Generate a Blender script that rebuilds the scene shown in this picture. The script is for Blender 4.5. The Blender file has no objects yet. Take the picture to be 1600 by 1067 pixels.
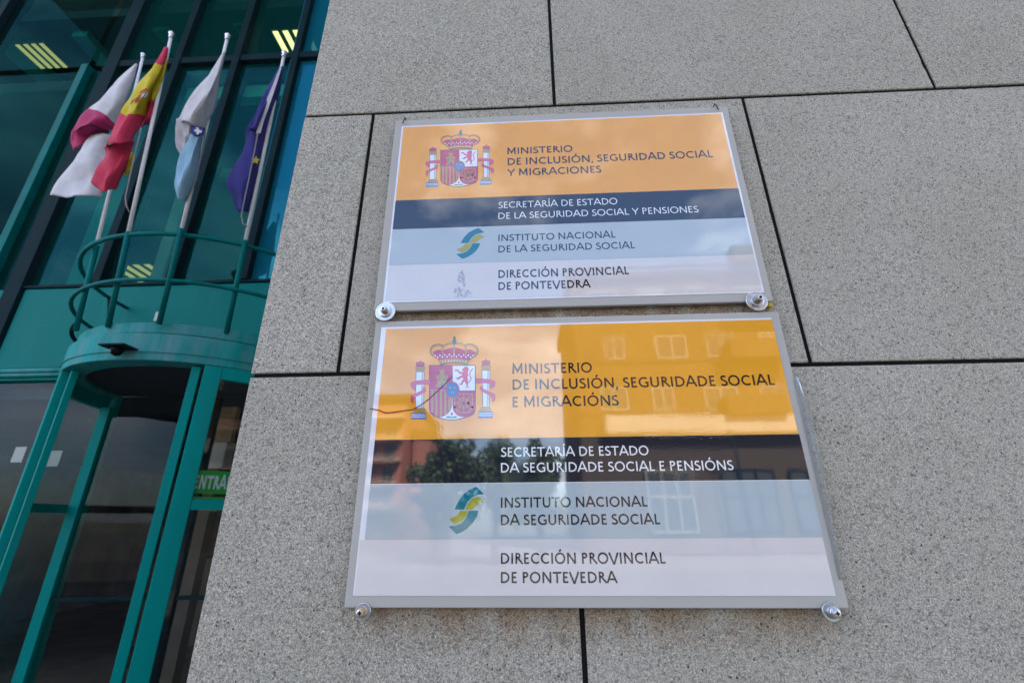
import bpy, bmesh, math, random
from mathutils import Vector, Matrix
import numpy as np
random.seed(7)
scene = bpy.context.scene
col = scene.collection
R = math.radians
EYE = 1.6                                   # eye height above the pavement

# ------------------------------------------------------------------ camera
PITCH, YAW, ROLL, FPX = 0.37126896, -0.04449534, -0.00669998, 711.0
_f = Vector((math.sin(YAW)*math.cos(PITCH), math.cos(YAW)*math.cos(PITCH), math.sin(PITCH)))
_r = Vector((math.cos(YAW), -math.sin(YAW), 0.0)); _u = _r.cross(_f)
_rt = _r*math.cos(ROLL) + _u*math.sin(ROLL); _up = _u*math.cos(ROLL) - _r*math.sin(ROLL)
cam_d = bpy.data.cameras.new('camera'); cam = bpy.data.objects.new('camera', cam_d); col.objects.link(cam)
cam_d.lens = 36.0*FPX/1600; cam_d.sensor_width = 36.0; cam_d.clip_start = 0.02; cam_d.clip_end = 2000
m = Matrix(((_rt.x, _up.x, -_f.x, 0), (_rt.y, _up.y, -_f.y, 0), (_rt.z, _up.z, -_f.z, EYE), (0, 0, 0, 1)))
cam.matrix_world = m
cam_d.dof.use_dof = True; cam_d.dof.focus_distance = 0.70; cam_d.dof.aperture_fstop = 7.0
scene.camera = cam

# ------------------------------------------------------------------ world, sun, exposure
SUN_EL, SUN_AZ = R(46), R(150)               # azimuth measured from -Y (out of the wall) towards +X
world = bpy.data.worlds.new('World'); scene.world = world; world.use_nodes = True
wt = world.node_tree; wt.nodes.clear()
def wn(t, **k):
    n = wt.nodes.new(t)
    for a, b in k.items(): setattr(n, a, b)
    return n
sky = wn('ShaderNodeTexSky', sky_type='NISHITA', sun_disc=False)
sky.sun_elevation = SUN_EL; sky.sun_rotation = math.pi - SUN_AZ
sky.air_density = 1.0; sky.dust_density = 1.2; sky.ozone_density = 1.0
wc = wn('ShaderNodeTexCoord'); wm = wn('ShaderNodeMapping'); wm.inputs['Scale'].default_value = (1, 1, 2.2)
wnz = wn('ShaderNodeTexNoise'); wnz.inputs['Scale'].default_value = 2.3; wnz.inputs['Detail'].default_value = 7; wnz.inputs['Roughness'].default_value = .58
wr = wn('ShaderNodeValToRGB'); wr.color_ramp.elements[0].position = .47; wr.color_ramp.elements[1].position = .78
wx = wn('ShaderNodeMix', data_type='RGBA'); wx.inputs[7].default_value = (13.2, 13.4, 14.0, 1)
bg = wn('ShaderNodeBackground'); bg.inputs['Strength'].default_value = 0.07
wo = wn('ShaderNodeOutputWorld')
L = wt.links.new
L(wc.outputs['Generated'], wm.inputs['Vector']); L(wm.outputs[0], wnz.inputs['Vector']); L(wnz.outputs['Fac'], wr.inputs['Fac'])
L(wr.outputs['Color'], wx.inputs[0]); wk = wn('ShaderNodeMix', data_type='RGBA', blend_type='MULTIPLY'); wk.inputs[0].default_value = 1; wk.inputs[7].default_value = (1.07, 1.16, 1.30, 1)
L(sky.outputs[0], wk.inputs[6]); L(wk.outputs[2], wx.inputs[6]); L(wx.outputs[2], bg.inputs['Color']); L(bg.outputs[0], wo.inputs['Surface'])
sun_d = bpy.data.lights.new('sun', 'SUN'); sun_d.energy = 5.0; sun_d.angle = R(.6); sun_d.color = (1, .88, .70)
sun = bpy.data.objects.new('sun', sun_d); col.objects.link(sun)
sd = Vector((math.sin(SUN_AZ)*math.cos(SUN_EL), -math.cos(SUN_AZ)*math.cos(SUN_EL), math.sin(SUN_EL)))
sun.rotation_euler = sd.to_track_quat('Z', 'Y').to_euler(); sun.location = (10, -20, 30)
scene.view_settings.view_transform = 'Standard'; scene.view_settings.look = 'None'
scene.view_settings.exposure = 2.45; scene.view_settings.gamma = 1.0
scene.cycles.max_bounces = 8; scene.cycles.transparent_max_bounces = 12

# ------------------------------------------------------------------ measuring helpers (pixels of the 1600 px photo -> metres)
def ray(px):
    return _rt*((px[0]-800)/FPX) + _up*((533.5-px[1])/FPX) + _f
def on_y(px, Y):
    d = ray(px); p = d*(Y/d.y); return Vector((p.x, p.y, p.z+EYE))
def on_z(px, z):
    d = ray(px); p = d*((z-EYE)/d.z); return Vector((p.x, p.y, p.z+EYE))

# ------------------------------------------------------------------ object helpers
def link(o): col.objects.link(o); return o
def thing(name, label, cat, loc=(0, 0, 0), group=None, kind=None):
    o = link(bpy.data.objects.new(name, None)); o.location = loc; o.empty_display_size = .1
    if label: o['label'] = label; o['category'] = cat
    if group: o['group'] = group
    if kind: o['kind'] = kind
    return o
def root_loc(o):
    return o.location.copy() if o.type == 'EMPTY' else Vector((0, 0, 0))   # mesh parts already sit at the world origin
class MB:
    def __init__(s): s.v = []; s.f = []; s.m = []; s.sm = []
    def add(s, vs, fs, mi=0, smooth=False):
        b = len(s.v); s.v += [tuple(v) for v in vs]
        for f in fs: s.f.append(tuple(b+i for i in f)); s.m.append(mi); s.sm.append(smooth)
    def box(s, a, b, mi=0, bev=0.0):
        x0, y0, z0 = a; x1, y1, z1 = b
        if bev <= 0:
            s.add([(x0,y0,z0),(x1,y0,z0),(x1,y1,z0),(x0,y1,z0),(x0,y0,z1),(x1,y0,z1),(x1,y1,z1),(x0,y1,z1)],
                  [(0,3,2,1),(4,5,6,7),(0,1,5,4),(1,2,6,5),(2,3,7,6),(3,0,4,7)], mi)
        else:
            bm = bmesh.new(); bmesh.ops.create_cube(bm, size=1)
            for v in bm.verts: v.co = Vector((x0+(v.co.x+.5)*(x1-x0), y0+(v.co.y+.5)*(y1-y0), z0+(v.co.z+.5)*(z1-z0)))
            bmesh.ops.bevel(bm, geom=list(bm.edges), offset=bev, segments=2, affect='EDGES', profile=.5)
            bm.verts.index_update()
            s.add([v.co.copy() for v in bm.verts], [[v.index for v in f.verts] for f in bm.faces], mi); bm.free()
    def tube(s, pts, r, n=10, mi=0, caps=True, closed=False):
        pts = [Vector(p) for p in pts]; N = len(pts); rs = r if isinstance(r, (list, tuple)) else [r]*N
        ref = None; base = len(s.v); rings = []
        for i, p in enumerate(pts):
            t = (pts[(i+1) % N] - pts[i-1]) if closed else (pts[min(i+1, N-1)] - pts[max(i-1, 0)])
            t.normalize()
            if ref is None: ref = Vector((0, 0, 1)) if abs(t.z) < .9 else Vector((1, 0, 0))
            a = ref - t*ref.dot(t); a.normalize(); b = t.cross(a); ref = a
            rings.append([p + a*(rs[i]*math.cos(2*math.pi*k/n)) + b*(rs[i]*math.sin(2*math.pi*k/n)) for k in range(n)])
        vs = [q for rg in rings for q in rg]; fs = []
        for i in range(N if closed else N-1):
            j = (i+1) % N
            for k in range(n): fs.append((i*n+k, i*n+(k+1) % n, j*n+(k+1) % n, j*n+k))
        if caps and not closed: fs += [tuple(range(n))[::-1], tuple((N-1)*n+k for k in range(n))]
        s.add(vs, fs, mi, True)
    def lathe(s, prof, c, axis='Y', n=28, mi=0):
        # prof: list of (radius, height along -axis for 'Y' (towards the street) or +Z)
        vs = []; fs = []
        for (r, h) in prof:
            for k in range(n):
                a = 2*math.pi*k/n
                if axis == 'Y': vs.append((c[0]+r*math.cos(a), c[1]-h, c[2]+r*math.sin(a)))
                else: vs.append((c[0]+r*math.cos(a), c[1]+r*math.sin(a), c[2]+h))
        for i in range(len(prof)-1):
            for k in range(n): fs.append((i*n+k, i*n+(k+1) % n, (i+1)*n+(k+1) % n, (i+1)*n+k))
        fs.append(tuple(range(n))[::-1]); fs.append(tuple((len(prof)-1)*n+k for k in range(n)))
        s.add(vs, fs, mi)
    def prism_y(s, poly, y, t, mi=0):
        # polygon in x,z at front plane y, thickness t going back
        n = len(poly); ar = sum(poly[i][0]*poly[(i+1) % n][1]-poly[(i+1) % n][0]*poly[i][1] for i in range(n))
        if ar < 0: poly = poly[::-1]
        vs = [(p[0], y, p[1]) for p in poly] + [(p[0], y+t, p[1]) for p in poly]
        fs = [tuple(range(n)), tuple(range(2*n-1, n-1, -1))] + [(i, n+i, n+(i+1) % n, (i+1) % n) for i in range(n)]
        s.add(vs, fs, mi)
    def arc_wall(s, c, r0, r1, a0, a1, z0, z1, n=48, mi=0):
        vs = []; fs = []
        for i in range(n+1):
            a = a0+(a1-a0)*i/n; ca, sa = math.cos(a), math.sin(a)
            for (r, z) in ((r1, z0), (r1, z1), (r0, z1), (r0, z0)): vs.append((c[0]+r*ca, c[1]+r*sa, z))
        for i in range(n):
            for k in range(4): fs.append((i*4+k, (i+1)*4+k, (i+1)*4+(k+1) % 4, i*4+(k+1) % 4))
        fs += [(0, 1, 2, 3), tuple(n*4+k for k in (3, 2, 1, 0))]
        s.add(vs, fs, mi)
    def build(s, name, mats, parent=None, bevel=0, recalc=True):
        me = bpy.data.meshes.new(name); me.from_pydata(s.v, [], s.f)
        if not isinstance(mats, (list, tuple)): mats = [mats]
        for x in mats: me.materials.append(x)
        me.polygons.foreach_set('material_index', s.m); me.polygons.foreach_set('use_smooth', s.sm)
        if recalc:
            bm = bmesh.new(); bm.from_mesh(me); bmesh.ops.recalc_face_normals(bm, faces=bm.faces); bm.to_mesh(me); bm.free()
        me.update()
        o = link(bpy.data.objects.new(name, me))
        if parent:
            o.parent = parent; o.matrix_parent_inverse = Matrix.Translation(-root_loc(parent))
        if bevel:
            b = o.modifiers.new('bevel', 'BEVEL'); b.width = bevel; b.segments = 2; b.limit_method = 'ANGLE'
        return o
def tag(o, label, cat, group=None):
    o['label'] = label; o['category'] = cat
    if group: o['group'] = group
    return o
def structure(o): o['kind'] = 'structure'; return o

# ------------------------------------------------------------------ materials
def S(*c):                                   # sRGB 0-255 -> linear
    return tuple((x/255/12.92 if x/255 <= .04045 else ((x/255+.055)/1.055)**2.4) for x in c) + (1,)
def newmat(name):
    mt = bpy.data.materials.new(name); mt.use_nodes = True
    nt = mt.node_tree; return mt, nt, nt.nodes['Principled BSDF']
def node(nt, t, ins=None, **k):
    n = nt.nodes.new(t)
    for a, b in k.items(): setattr(n, a, b)
    for a, b in (ins or {}).items(): n.inputs[a].default_value = b
    return n
def ramp(nt, stops):
    n = nt.nodes.new('ShaderNodeValToRGB'); e = n.color_ramp.elements
    while len(e) < len(stops): e.new(.5)
    for i, (p, c) in enumerate(stops): e[i].position = p; e[i].color = c if len(c) == 4 else (*c, 1)
    return n
def paint(name, c, rough=.4, metal=0.0, var=.12, scale=6, bump=.0, spec=.5, streak=False):
    mt, nt, p = newmat(name); l = nt.links.new
    g = node(nt, 'ShaderNodeNewGeometry'); mp = node(nt, 'ShaderNodeMapping', {'Scale': (1, 1, .25 if streak else 1)})
    nz = node(nt, 'ShaderNodeTexNoise', {'Scale': scale, 'Detail': 6, 'Roughness': .62})
    l(g.outputs['Position'], mp.inputs['Vector']); l(mp.outputs[0], nz.inputs['Vector'])
    rp = ramp(nt, [(.25, tuple(x*(1-var) for x in c[:3])), (.75, tuple(min(1, x*(1+var)) for x in c[:3]))])
    l(nz.outputs['Fac'], rp.inputs['Fac']); l(rp.outputs['Color'], p.inputs['Base Color'])
    r2 = node(nt, 'ShaderNodeMapRange', {'To Min': max(.02, rough-.1), 'To Max': min(1, rough+.12)})
    l(nz.outputs['Fac'], r2.inputs['Value']); l(r2.outputs[0], p.inputs['Roughness'])
    p.inputs['Metallic'].default_value = metal; p.inputs['Specular IOR Level'].default_value = spec*(.10 if metal == 0 else 1)
    if bump:
        b = node(nt, 'ShaderNodeBump', {'Strength': bump, 'Distance': .002})
        l(nz.outputs['Fac'], b.inputs['Height']); l(b.outputs[0], p.inputs['Normal'])
    return mt
def emit(name, c, s):
    mt, nt, p = newmat(name); p.inputs['Base Color'].default_value = c
    p.inputs['Emission Color'].default_value = c; p.inputs['Emission Strength'].default_value = s; return mt

def print_mat(name, c, ior=2.05, rough=.03, var=.03, wav=1.0):
    """ink under a clear glossy laminate: diffuse colour, sharp wavy reflection"""
    mt, nt, p = newmat(name); l = nt.links.new
    g = node(nt, 'ShaderNodeNewGeometry')
    nz = node(nt, 'ShaderNodeTexNoise', {'Scale': 14, 'Detail': 3})
    l(g.outputs['Position'], nz.inputs['Vector'])
    rp = ramp(nt, [(.3, tuple(x*(1-var) for x in c[:3])), (.7, tuple(min(1, x*(1+var)) for x in c[:3]))])
    l(nz.outputs['Fac'], rp.inputs['Fac']); l(rp.outputs['Color'], p.inputs['Base Color'])
    p.inputs['Roughness'].default_value = rough; p.inputs['IOR'].default_value = ior
    n1 = node(nt, 'ShaderNodeTexNoise', {'Scale': 5.0, 'Detail': 1.5})
    n2 = node(nt, 'ShaderNodeTexNoise', {'Scale': 420.0, 'Detail': 1.0})
    n3 = node(nt, 'ShaderNodeTexNoise', {'Scale': 9.0, 'Detail': 3.0})
    for n in (n1, n2, n3): l(g.outputs['Position'], n.inputs['Vector'])
    mk = ramp(nt, [(.46, (0, 0, 0)), (.62, (1, 1, 1))]); l(n3.outputs['Fac'], mk.inputs['Fac'])
    mu = node(nt, 'ShaderNodeMath', operation='MULTIPLY'); l(n2.outputs['Fac'], mu.inputs[0]); l(mk.outputs['Color'], mu.inputs[1])
    b1 = node(nt, 'ShaderNodeBump', {'Strength': 1.0*wav, 'Distance': .0004}); l(n1.outputs['Fac'], b1.inputs['Height'])
    b2 = node(nt, 'ShaderNodeBump', {'Strength': 1.0*wav, 'Distance': .000022}); l(mu.outputs[0], b2.inputs['Height']); l(b1.outputs[0], b2.inputs['Normal'])
    l(b2.outputs[0], p.inputs['Normal'])
    return mt

def granite():
    mt, nt, p = newmat('bush_hammered_granite'); l = nt.links.new
    g = node(nt, 'ShaderNodeNewGeometry'); oi = node(nt, 'ShaderNodeObjectInfo')
    pos = g.outputs['Position']
    n1 = node(nt, 'ShaderNodeTexNoise', {'Scale': 520, 'Detail': 4, 'Roughness': .75}); l(pos, n1.inputs['Vector'])
    r1 = ramp(nt, [(.32, (.072, .063, .050)), (.43, (.27, .25, .207)), (.54, (.45, .42, .348)), (.68, (.70, .66, .555))]); l(n1.outputs['Fac'], r1.inputs['Fac'])
    v1 = node(nt, 'ShaderNodeTexVoronoi', {'Scale': 340, 'Randomness': 1.0}); l(pos, v1.inputs['Vector'])
    sp = node(nt, 'ShaderNodeSeparateColor'); l(v1.outputs['Color'], sp.inputs[0])
    cell = ramp(nt, [(.0, (.42, .42, .42)), (.12, (.72, .72, .71)), (.5, (1, 1, 1)), (.85, (1.0, 1.0, .99)), (1.0, (1.28, 1.24, 1.2))]); l(sp.outputs[0], cell.inputs['Fac'])
    mx = node(nt, 'ShaderNodeMix', {0: .8}, data_type='RGBA', blend_type='MULTIPLY'); l(r1.outputs['Color'], mx.inputs[6]); l(cell.outputs['Color'], mx.inputs[7])
    # sparse black mica flecks
    v2 = node(nt, 'ShaderNodeTexVoronoi', {'Scale': 130, 'Randomness': 1.0}); l(pos, v2.inputs['Vector'])
    s2 = node(nt, 'ShaderNodeSeparateColor'); l(v2.outputs['Color'], s2.inputs[0])
    c1 = node(nt, 'ShaderNodeMath', {1: .17}, operation='LESS_THAN'); l(v2.outputs['Distance'], c1.inputs[0])
    c2 = node(nt, 'ShaderNodeMath', {1: .16}, operation='LESS_THAN'); l(s2.outputs[0], c2.inputs[0])
    c3 = node(nt, 'ShaderNodeMath', operation='MULTIPLY'); l(c1.outputs[0], c3.inputs[0]); l(c2.outputs[0], c3.inputs[1])
    m2 = node(nt, 'ShaderNodeMix', data_type='RGBA'); l(c3.outputs[0], m2.inputs[0]); l(mx.outputs[2], m2.inputs[6]); m2.inputs[7].default_value = (.055, .05, .05, 1)
    # cloudy weathering + slab-to-slab tone
    n3 = node(nt, 'ShaderNodeTexNoise', {'Scale': 5, 'Detail': 5, 'Roughness': .6}); l(pos, n3.inputs['Vector'])
    r3 = ramp(nt, [(.3, (.93, .93, .90)), (.7, (1.04, 1.03, 1.04))]); l(n3.outputs['Fac'], r3.inputs['Fac'])
    m3 = node(nt, 'ShaderNodeMix', {0: 1.0}, data_type='RGBA', blend_type='MULTIPLY'); l(m2.outputs[2], m3.inputs[6]); l(r3.outputs['Color'], m3.inputs[7])
    r4 = ramp(nt, [(0, (.90, .90, .885)), (1, (1.05, 1.05, 1.06))]); l(oi.outputs['Random'], r4.inputs['Fac'])
    m4 = node(nt, 'ShaderNodeMix', {0: 1.0}, data_type='RGBA', blend_type='MULTIPLY'); l(m3.outputs[2], m4.inputs[6]); l(r4.outputs['Color'], m4.inputs[7])
    # rust washed out below the sign edges, deepened to stand in for contact shadow
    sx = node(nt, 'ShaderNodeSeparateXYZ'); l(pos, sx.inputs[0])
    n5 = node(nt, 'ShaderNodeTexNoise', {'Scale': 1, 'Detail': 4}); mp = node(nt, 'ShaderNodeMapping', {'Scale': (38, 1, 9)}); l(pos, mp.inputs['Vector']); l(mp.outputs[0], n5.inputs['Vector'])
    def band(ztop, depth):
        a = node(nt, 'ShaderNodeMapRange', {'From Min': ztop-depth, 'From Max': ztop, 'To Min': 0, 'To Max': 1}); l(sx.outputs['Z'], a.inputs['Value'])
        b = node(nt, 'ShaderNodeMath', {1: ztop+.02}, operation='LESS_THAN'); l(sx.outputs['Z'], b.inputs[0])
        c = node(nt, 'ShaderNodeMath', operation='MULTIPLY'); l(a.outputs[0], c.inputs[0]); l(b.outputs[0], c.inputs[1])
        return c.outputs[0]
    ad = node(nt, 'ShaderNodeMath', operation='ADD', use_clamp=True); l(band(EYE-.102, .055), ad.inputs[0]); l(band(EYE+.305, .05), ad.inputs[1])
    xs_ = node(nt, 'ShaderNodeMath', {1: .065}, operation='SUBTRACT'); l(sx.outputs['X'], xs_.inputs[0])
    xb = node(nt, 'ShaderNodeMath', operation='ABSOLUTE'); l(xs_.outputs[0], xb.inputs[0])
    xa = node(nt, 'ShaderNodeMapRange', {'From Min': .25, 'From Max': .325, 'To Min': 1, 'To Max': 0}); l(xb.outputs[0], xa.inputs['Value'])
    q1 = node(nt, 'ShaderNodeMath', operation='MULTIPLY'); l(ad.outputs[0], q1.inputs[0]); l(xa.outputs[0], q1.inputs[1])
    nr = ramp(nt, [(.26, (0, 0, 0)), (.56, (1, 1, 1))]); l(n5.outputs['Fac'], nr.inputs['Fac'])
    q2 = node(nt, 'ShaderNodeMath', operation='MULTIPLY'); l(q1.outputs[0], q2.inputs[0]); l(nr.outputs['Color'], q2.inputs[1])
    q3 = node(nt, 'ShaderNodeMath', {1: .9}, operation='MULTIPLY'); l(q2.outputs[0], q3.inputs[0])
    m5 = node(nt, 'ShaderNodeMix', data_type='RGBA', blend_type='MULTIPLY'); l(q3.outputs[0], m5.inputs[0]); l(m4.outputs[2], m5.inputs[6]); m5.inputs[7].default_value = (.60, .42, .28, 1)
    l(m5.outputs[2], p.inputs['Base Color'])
    p.inputs['Roughness'].default_value = .78; p.inputs['Specular IOR Level'].default_value = .3
    b = node(nt, 'ShaderNodeBump', {'Strength': .55, 'Distance': .0009}); l(n1.outputs['Fac'], b.inputs['Height']); l(b.outputs[0], p.inputs['Normal'])
    return mt

def glass(name, tint, refl=(1, 1, 1), ior=1.5, body=None, bodyf=0.0, wav=.0):
    mt, nt, p = newmat(name); l = nt.links.new; nt.nodes.remove(p); out = nt.nodes['Material Output']
    tr = node(nt, 'ShaderNodeBsdfTransparent', {'Color': (*tint, 1)}); gl = node(nt, 'ShaderNodeBsdfGlossy', {'Color': (*refl, 1), 'Roughness': .015})
    fr = node(nt, 'ShaderNodeFresnel', {'IOR': ior}); mx = node(nt, 'ShaderNodeMixShader')
    base = tr.outputs[0]
    if body:
        df = node(nt, 'ShaderNodeBsdfDiffuse', {'Color': (*body, 1)}); m0 = node(nt, 'ShaderNodeMixShader', {0: bodyf}); l(tr.outputs[0], m0.inputs[1]); l(df.outputs[0], m0.inputs[2]); base = m0.outputs[0]
    if wav:
        g = node(nt, 'ShaderNodeNewGeometry'); n = node(nt, 'ShaderNodeTexNoise', {'Scale': 1.1, 'Detail': 1}); l(g.outputs['Position'], n.inputs['Vector'])
        b = node(nt, 'ShaderNodeBump', {'Strength': wav, 'Distance': .01}); l(n.outputs['Fac'], b.inputs['Height']); l(b.outputs[0], gl.inputs['Normal']); l(b.outputs[0], fr.inputs['Normal'])
    gb = node(nt, 'ShaderNodeNewGeometry'); iv = node(nt, 'ShaderNodeMath', {0: 1.0}, operation='SUBTRACT'); l(gb.outputs['Backfacing'], iv.inputs[1])
    mf = node(nt, 'ShaderNodeMath', operation='MULTIPLY'); l(fr.outputs[0], mf.inputs[0]); l(iv.outputs[0], mf.inputs[1])
    l(mf.outputs[0], mx.inputs[0]); l(base, mx.inputs[1]); l(gl.outputs[0], mx.inputs[2]); l(mx.outputs[0], out.inputs['Surface'])
    return mt
def ground_mat(name, c, c2, sc):
    mt, nt, p = newmat(name); l = nt.links.new
    g = node(nt, 'ShaderNodeNewGeometry'); n = node(nt, 'ShaderNodeTexNoise', {'Scale': sc, 'Detail': 8, 'Roughness': .65}); l(g.outputs['Position'], n.inputs['Vector'])
    r = ramp(nt, [(.3, c), (.7, c2)]); l(n.outputs['Fac'], r.inputs['Fac']); l(r.outputs['Color'], p.inputs['Base Color']); p.inputs['Roughness'].default_value = .85
    return mt
def brick_mat(name, c1, c2, mortar, w=.24, h=.07):
    mt, nt, p = newmat(name); l = nt.links.new
    g = node(nt, 'ShaderNodeNewGeometry'); mp = node(nt, 'ShaderNodeMapping', {'Rotation': (R(-90), 0, 0)})
    b = node(nt, 'ShaderNodeTexBrick', {'Color1': c1, 'Color2': c2, 'Mortar': mortar, 'Scale': 1, 'Mortar Size': .008, 'Brick Width': w, 'Row Height': h})
    l(g.outputs['Position'], mp.inputs['Vector']); l(mp.outputs[0], b.inputs['Vector']); l(b.outputs['Color'], p.inputs['Base Color']); p.inputs['Roughness'].default_value = .85
    return mt

M = {}
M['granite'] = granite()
M['joint'] = paint('dark_joint', (.012, .011, .011, 1), .9, var=.3)
M['plate'] = paint('grey_acrylic_margin', S(176, 172, 165), .25, var=.05, scale=9, spec=.5)
M['paper'] = print_mat('white_sheet', S(228, 227, 232))
M['greywhite'] = print_mat('grey_white_print', (.65, .62, .61, 1))
M['orange'] = print_mat('orange_print', (.84, .37, .030, 1))
M['navy'] = print_mat('navy_print', (.015, .018, .027, 1))
M['lblue'] = print_mat('pale_blue_print', (.43, .49, .51, 1))
M['ink'] = print_mat('black_print', (.016, .015, .020, 1))
M['wink'] = print_mat('white_ink', (.86, .86, .88, 1))
M['mag'] = print_mat('crimson_print', (.46, .035, .11, 1))
M['gold'] = print_mat('ochre_print', (.42, .25, .07, 1))
M['cwhite'] = print_mat('pale_shield_print', (.72, .78, .84, 1))
M['cblue'] = print_mat('blue_print', (.05, .17, .42, 1))
M['line'] = print_mat('brown_outline_print', (.10, .055, .05, 1))
M['pink'] = print_mat('lion_print', (.62, .10, .20, 1))
M['teal_ink'] = print_mat('teal_print', (.003, .17, .24, 1))
M['lime_ink'] = print_mat('lime_print', (.36, .34, .03, 1))
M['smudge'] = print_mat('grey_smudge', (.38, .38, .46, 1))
M['film'] = glass('clear_sheet_edge', (.95, .96, .95), ior=1.22, body=(.33, .34, .34), bodyf=.32)
M['crack'] = paint('crack_line', S(66, 60, 56), .5, var=.2, scale=60)
M['steel'] = paint('galvanised_steel', (.62, .62, .63, 1), .28, 1.0, .12, 120, .1)
M['steel_blue'] = paint('zinc_steel', (.42, .47, .50, 1), .32, 1.0, .18, 120, .1)
M['brass'] = paint('tarnished_brass', (.36, .31, .22, 1), .38, .9, .35, 160, .15)
M['rusty'] = paint('rusty_brass', (.44, .30, .13, 1), .45, .75, .4, 160, .2)
M['hole'] = paint('dark_hole', (.006, .006, .006, 1), .8)
M['yellow_plastic'] = paint('yellow_plastic', (.55, .42, .06, 1), .45)
M['wire'] = paint('dark_wire', (.05, .05, .055, 1), .35, .6)
M['teal'] = paint('teal_paint', (.0003, .245, .222, 1), .42, 0, .16, 2.2, .0, .5, True)
M['teal_spandrel'] = paint('teal_panel_paint', (.0003, .165, .150, 1), .42, 0, .06, 1.2, .0, .5)
M['rail'] = paint('rail_teal_paint', (.0004, .13, .125, 1), .45, 0, .25, 5, .0, .5)
M['teal_worn'] = paint('weathered_teal_paint', (.010, .235, .222, 1), .5, 0, .38, 3.0, .0, .5, True)
def weather(mt, grey, lo, hi):
    nt = mt.node_tree; l = nt.links.new; p = nt.nodes['Principled BSDF']; src = p.inputs['Base Color'].links[0].from_socket
    g = node(nt, 'ShaderNodeNewGeometry'); mp = node(nt, 'ShaderNodeMapping', {'Scale': (9, 9, 1.6)}); n = node(nt, 'ShaderNodeTexNoise', {'Scale': 1.0, 'Detail': 8, 'Roughness': .7})
    l(g.outputs['Position'], mp.inputs['Vector']); l(mp.outputs[0], n.inputs['Vector'])
    r = ramp(nt, [(lo, (0, 0, 0)), (hi, (.8, .8, .8))]); l(n.outputs['Fac'], r.inputs['Fac'])
    m = node(nt, 'ShaderNodeMix', data_type='RGBA'); l(r.outputs['Color'], m.inputs[0]); l(src, m.inputs[6]); m.inputs[7].default_value = grey; l(m.outputs[2], p.inputs['Base Color'])
weather(M['teal_worn'], (.13, .26, .28, 1), .42, .72)
weather(M['teal'], (.02, .16, .16, 1), .50, .80)
weather(M['teal_spandrel'], (.01, .20, .20, 1), .50, .85)
M['dark_alu'] = paint('dark_aluminium', (.010, .026, .032, 1), .6, 0, .2, 4, 0, .3)
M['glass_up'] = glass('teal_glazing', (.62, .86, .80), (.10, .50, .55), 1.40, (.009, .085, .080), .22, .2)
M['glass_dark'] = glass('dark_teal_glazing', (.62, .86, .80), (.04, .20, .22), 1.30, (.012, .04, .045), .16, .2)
M['glass_sky'] = glass('sky_sheen_glazing', (.25, .55, .62), (.12, .70, .95), 1.7, (.008, .16, .23), .66, .2)  # blue body colour stands in for sky reflected in this strip
M['glass_door'] = glass('door_glazing', (.90, .92, .92), (.75, .78, .82), 1.32)
M['pole'] = paint('white_pole', (.88, .87, .90, 1), .3, 0, .06, 10)
M['chrome'] = paint('chrome_finial', (.6, .6, .62, 1), .2, 1.0)
M['inner'] = paint('interior_wall', (.42, .39, .41, 1), .8, 0, .4, 1.5)
M['inner2'] = paint('interior_brown', (.16, .12, .09, 1), .8, 0, .4, 2)
M['ceil'] = paint('ceiling_dark', (.06, .075, .08, 1), .8, 0, .3, 1.2)
M['beam'] = paint('ceiling_beam_teal', (.02, .36, .34, 1), .6, 0, .15, 2)
M['bar'] = paint('pale_green_bar', (.30, .86, .74, 1), .6, 0, .08, 2)
M['panel_pale'] = paint('pale_panel', (.55, .52, .46, 1), .6, 0, .06, 4)
M['tan'] = paint('tan_board', (.50, .33, .17, 1), .6, 0, .25, 9)
M['tubes'] = emit('fluorescent_tube', (1, .60, .26, 1), 1.0)
M['tubes2'] = emit('warm_lamp', (1, .62, .20, 1), .22)
M['green'] = paint('green_board', (.03, .32, .045, 1), .4, 0, .1, 8)
M['lime'] = paint('bright_green_strip', (.04, .40, .08, 1), .4)
M['letter'] = paint('pale_letter', (.52, .60, .60, 1), .4)
M['dome'] = paint('smoked_dome', (.01, .008, .01, 1), .12)
M['rope'] = paint('halyard_rope', (.30, .29, .30, 1), .8)
M['soffit'] = paint('soffit_dark', (.05, .055, .06, 1), .7)

# ------------------------------------------------------------------ ground, road
mb = MB(); mb.box((-60, -6.5, -.3), (60, 12, 0)); structure(mb.build('pavement', ground_mat('paving_stone', (.13, .125, .12), (.21, .20, .19), 3)))
mb = MB(); mb.box((-60, -16, -.5), (60, -6.504, -.13)); structure(mb.build('road', ground_mat('asphalt', (.04, .04, .042), (.07, .07, .07), 8)))
mb = MB(); mb.box((-60, -80, -.31), (60, -16.004, -.01)); structure(mb.build('far_pavement', ground_mat('far_paving', (.07, .068, .065), (.12, .115, .11), 2)))
mb = MB(); mb.box((-900, -900, -1.2), (900, 900, -.6)); structure(mb.build('terrain', ground_mat('earth', (.10, .10, .07), (.18, .17, .13), .5)))

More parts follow.
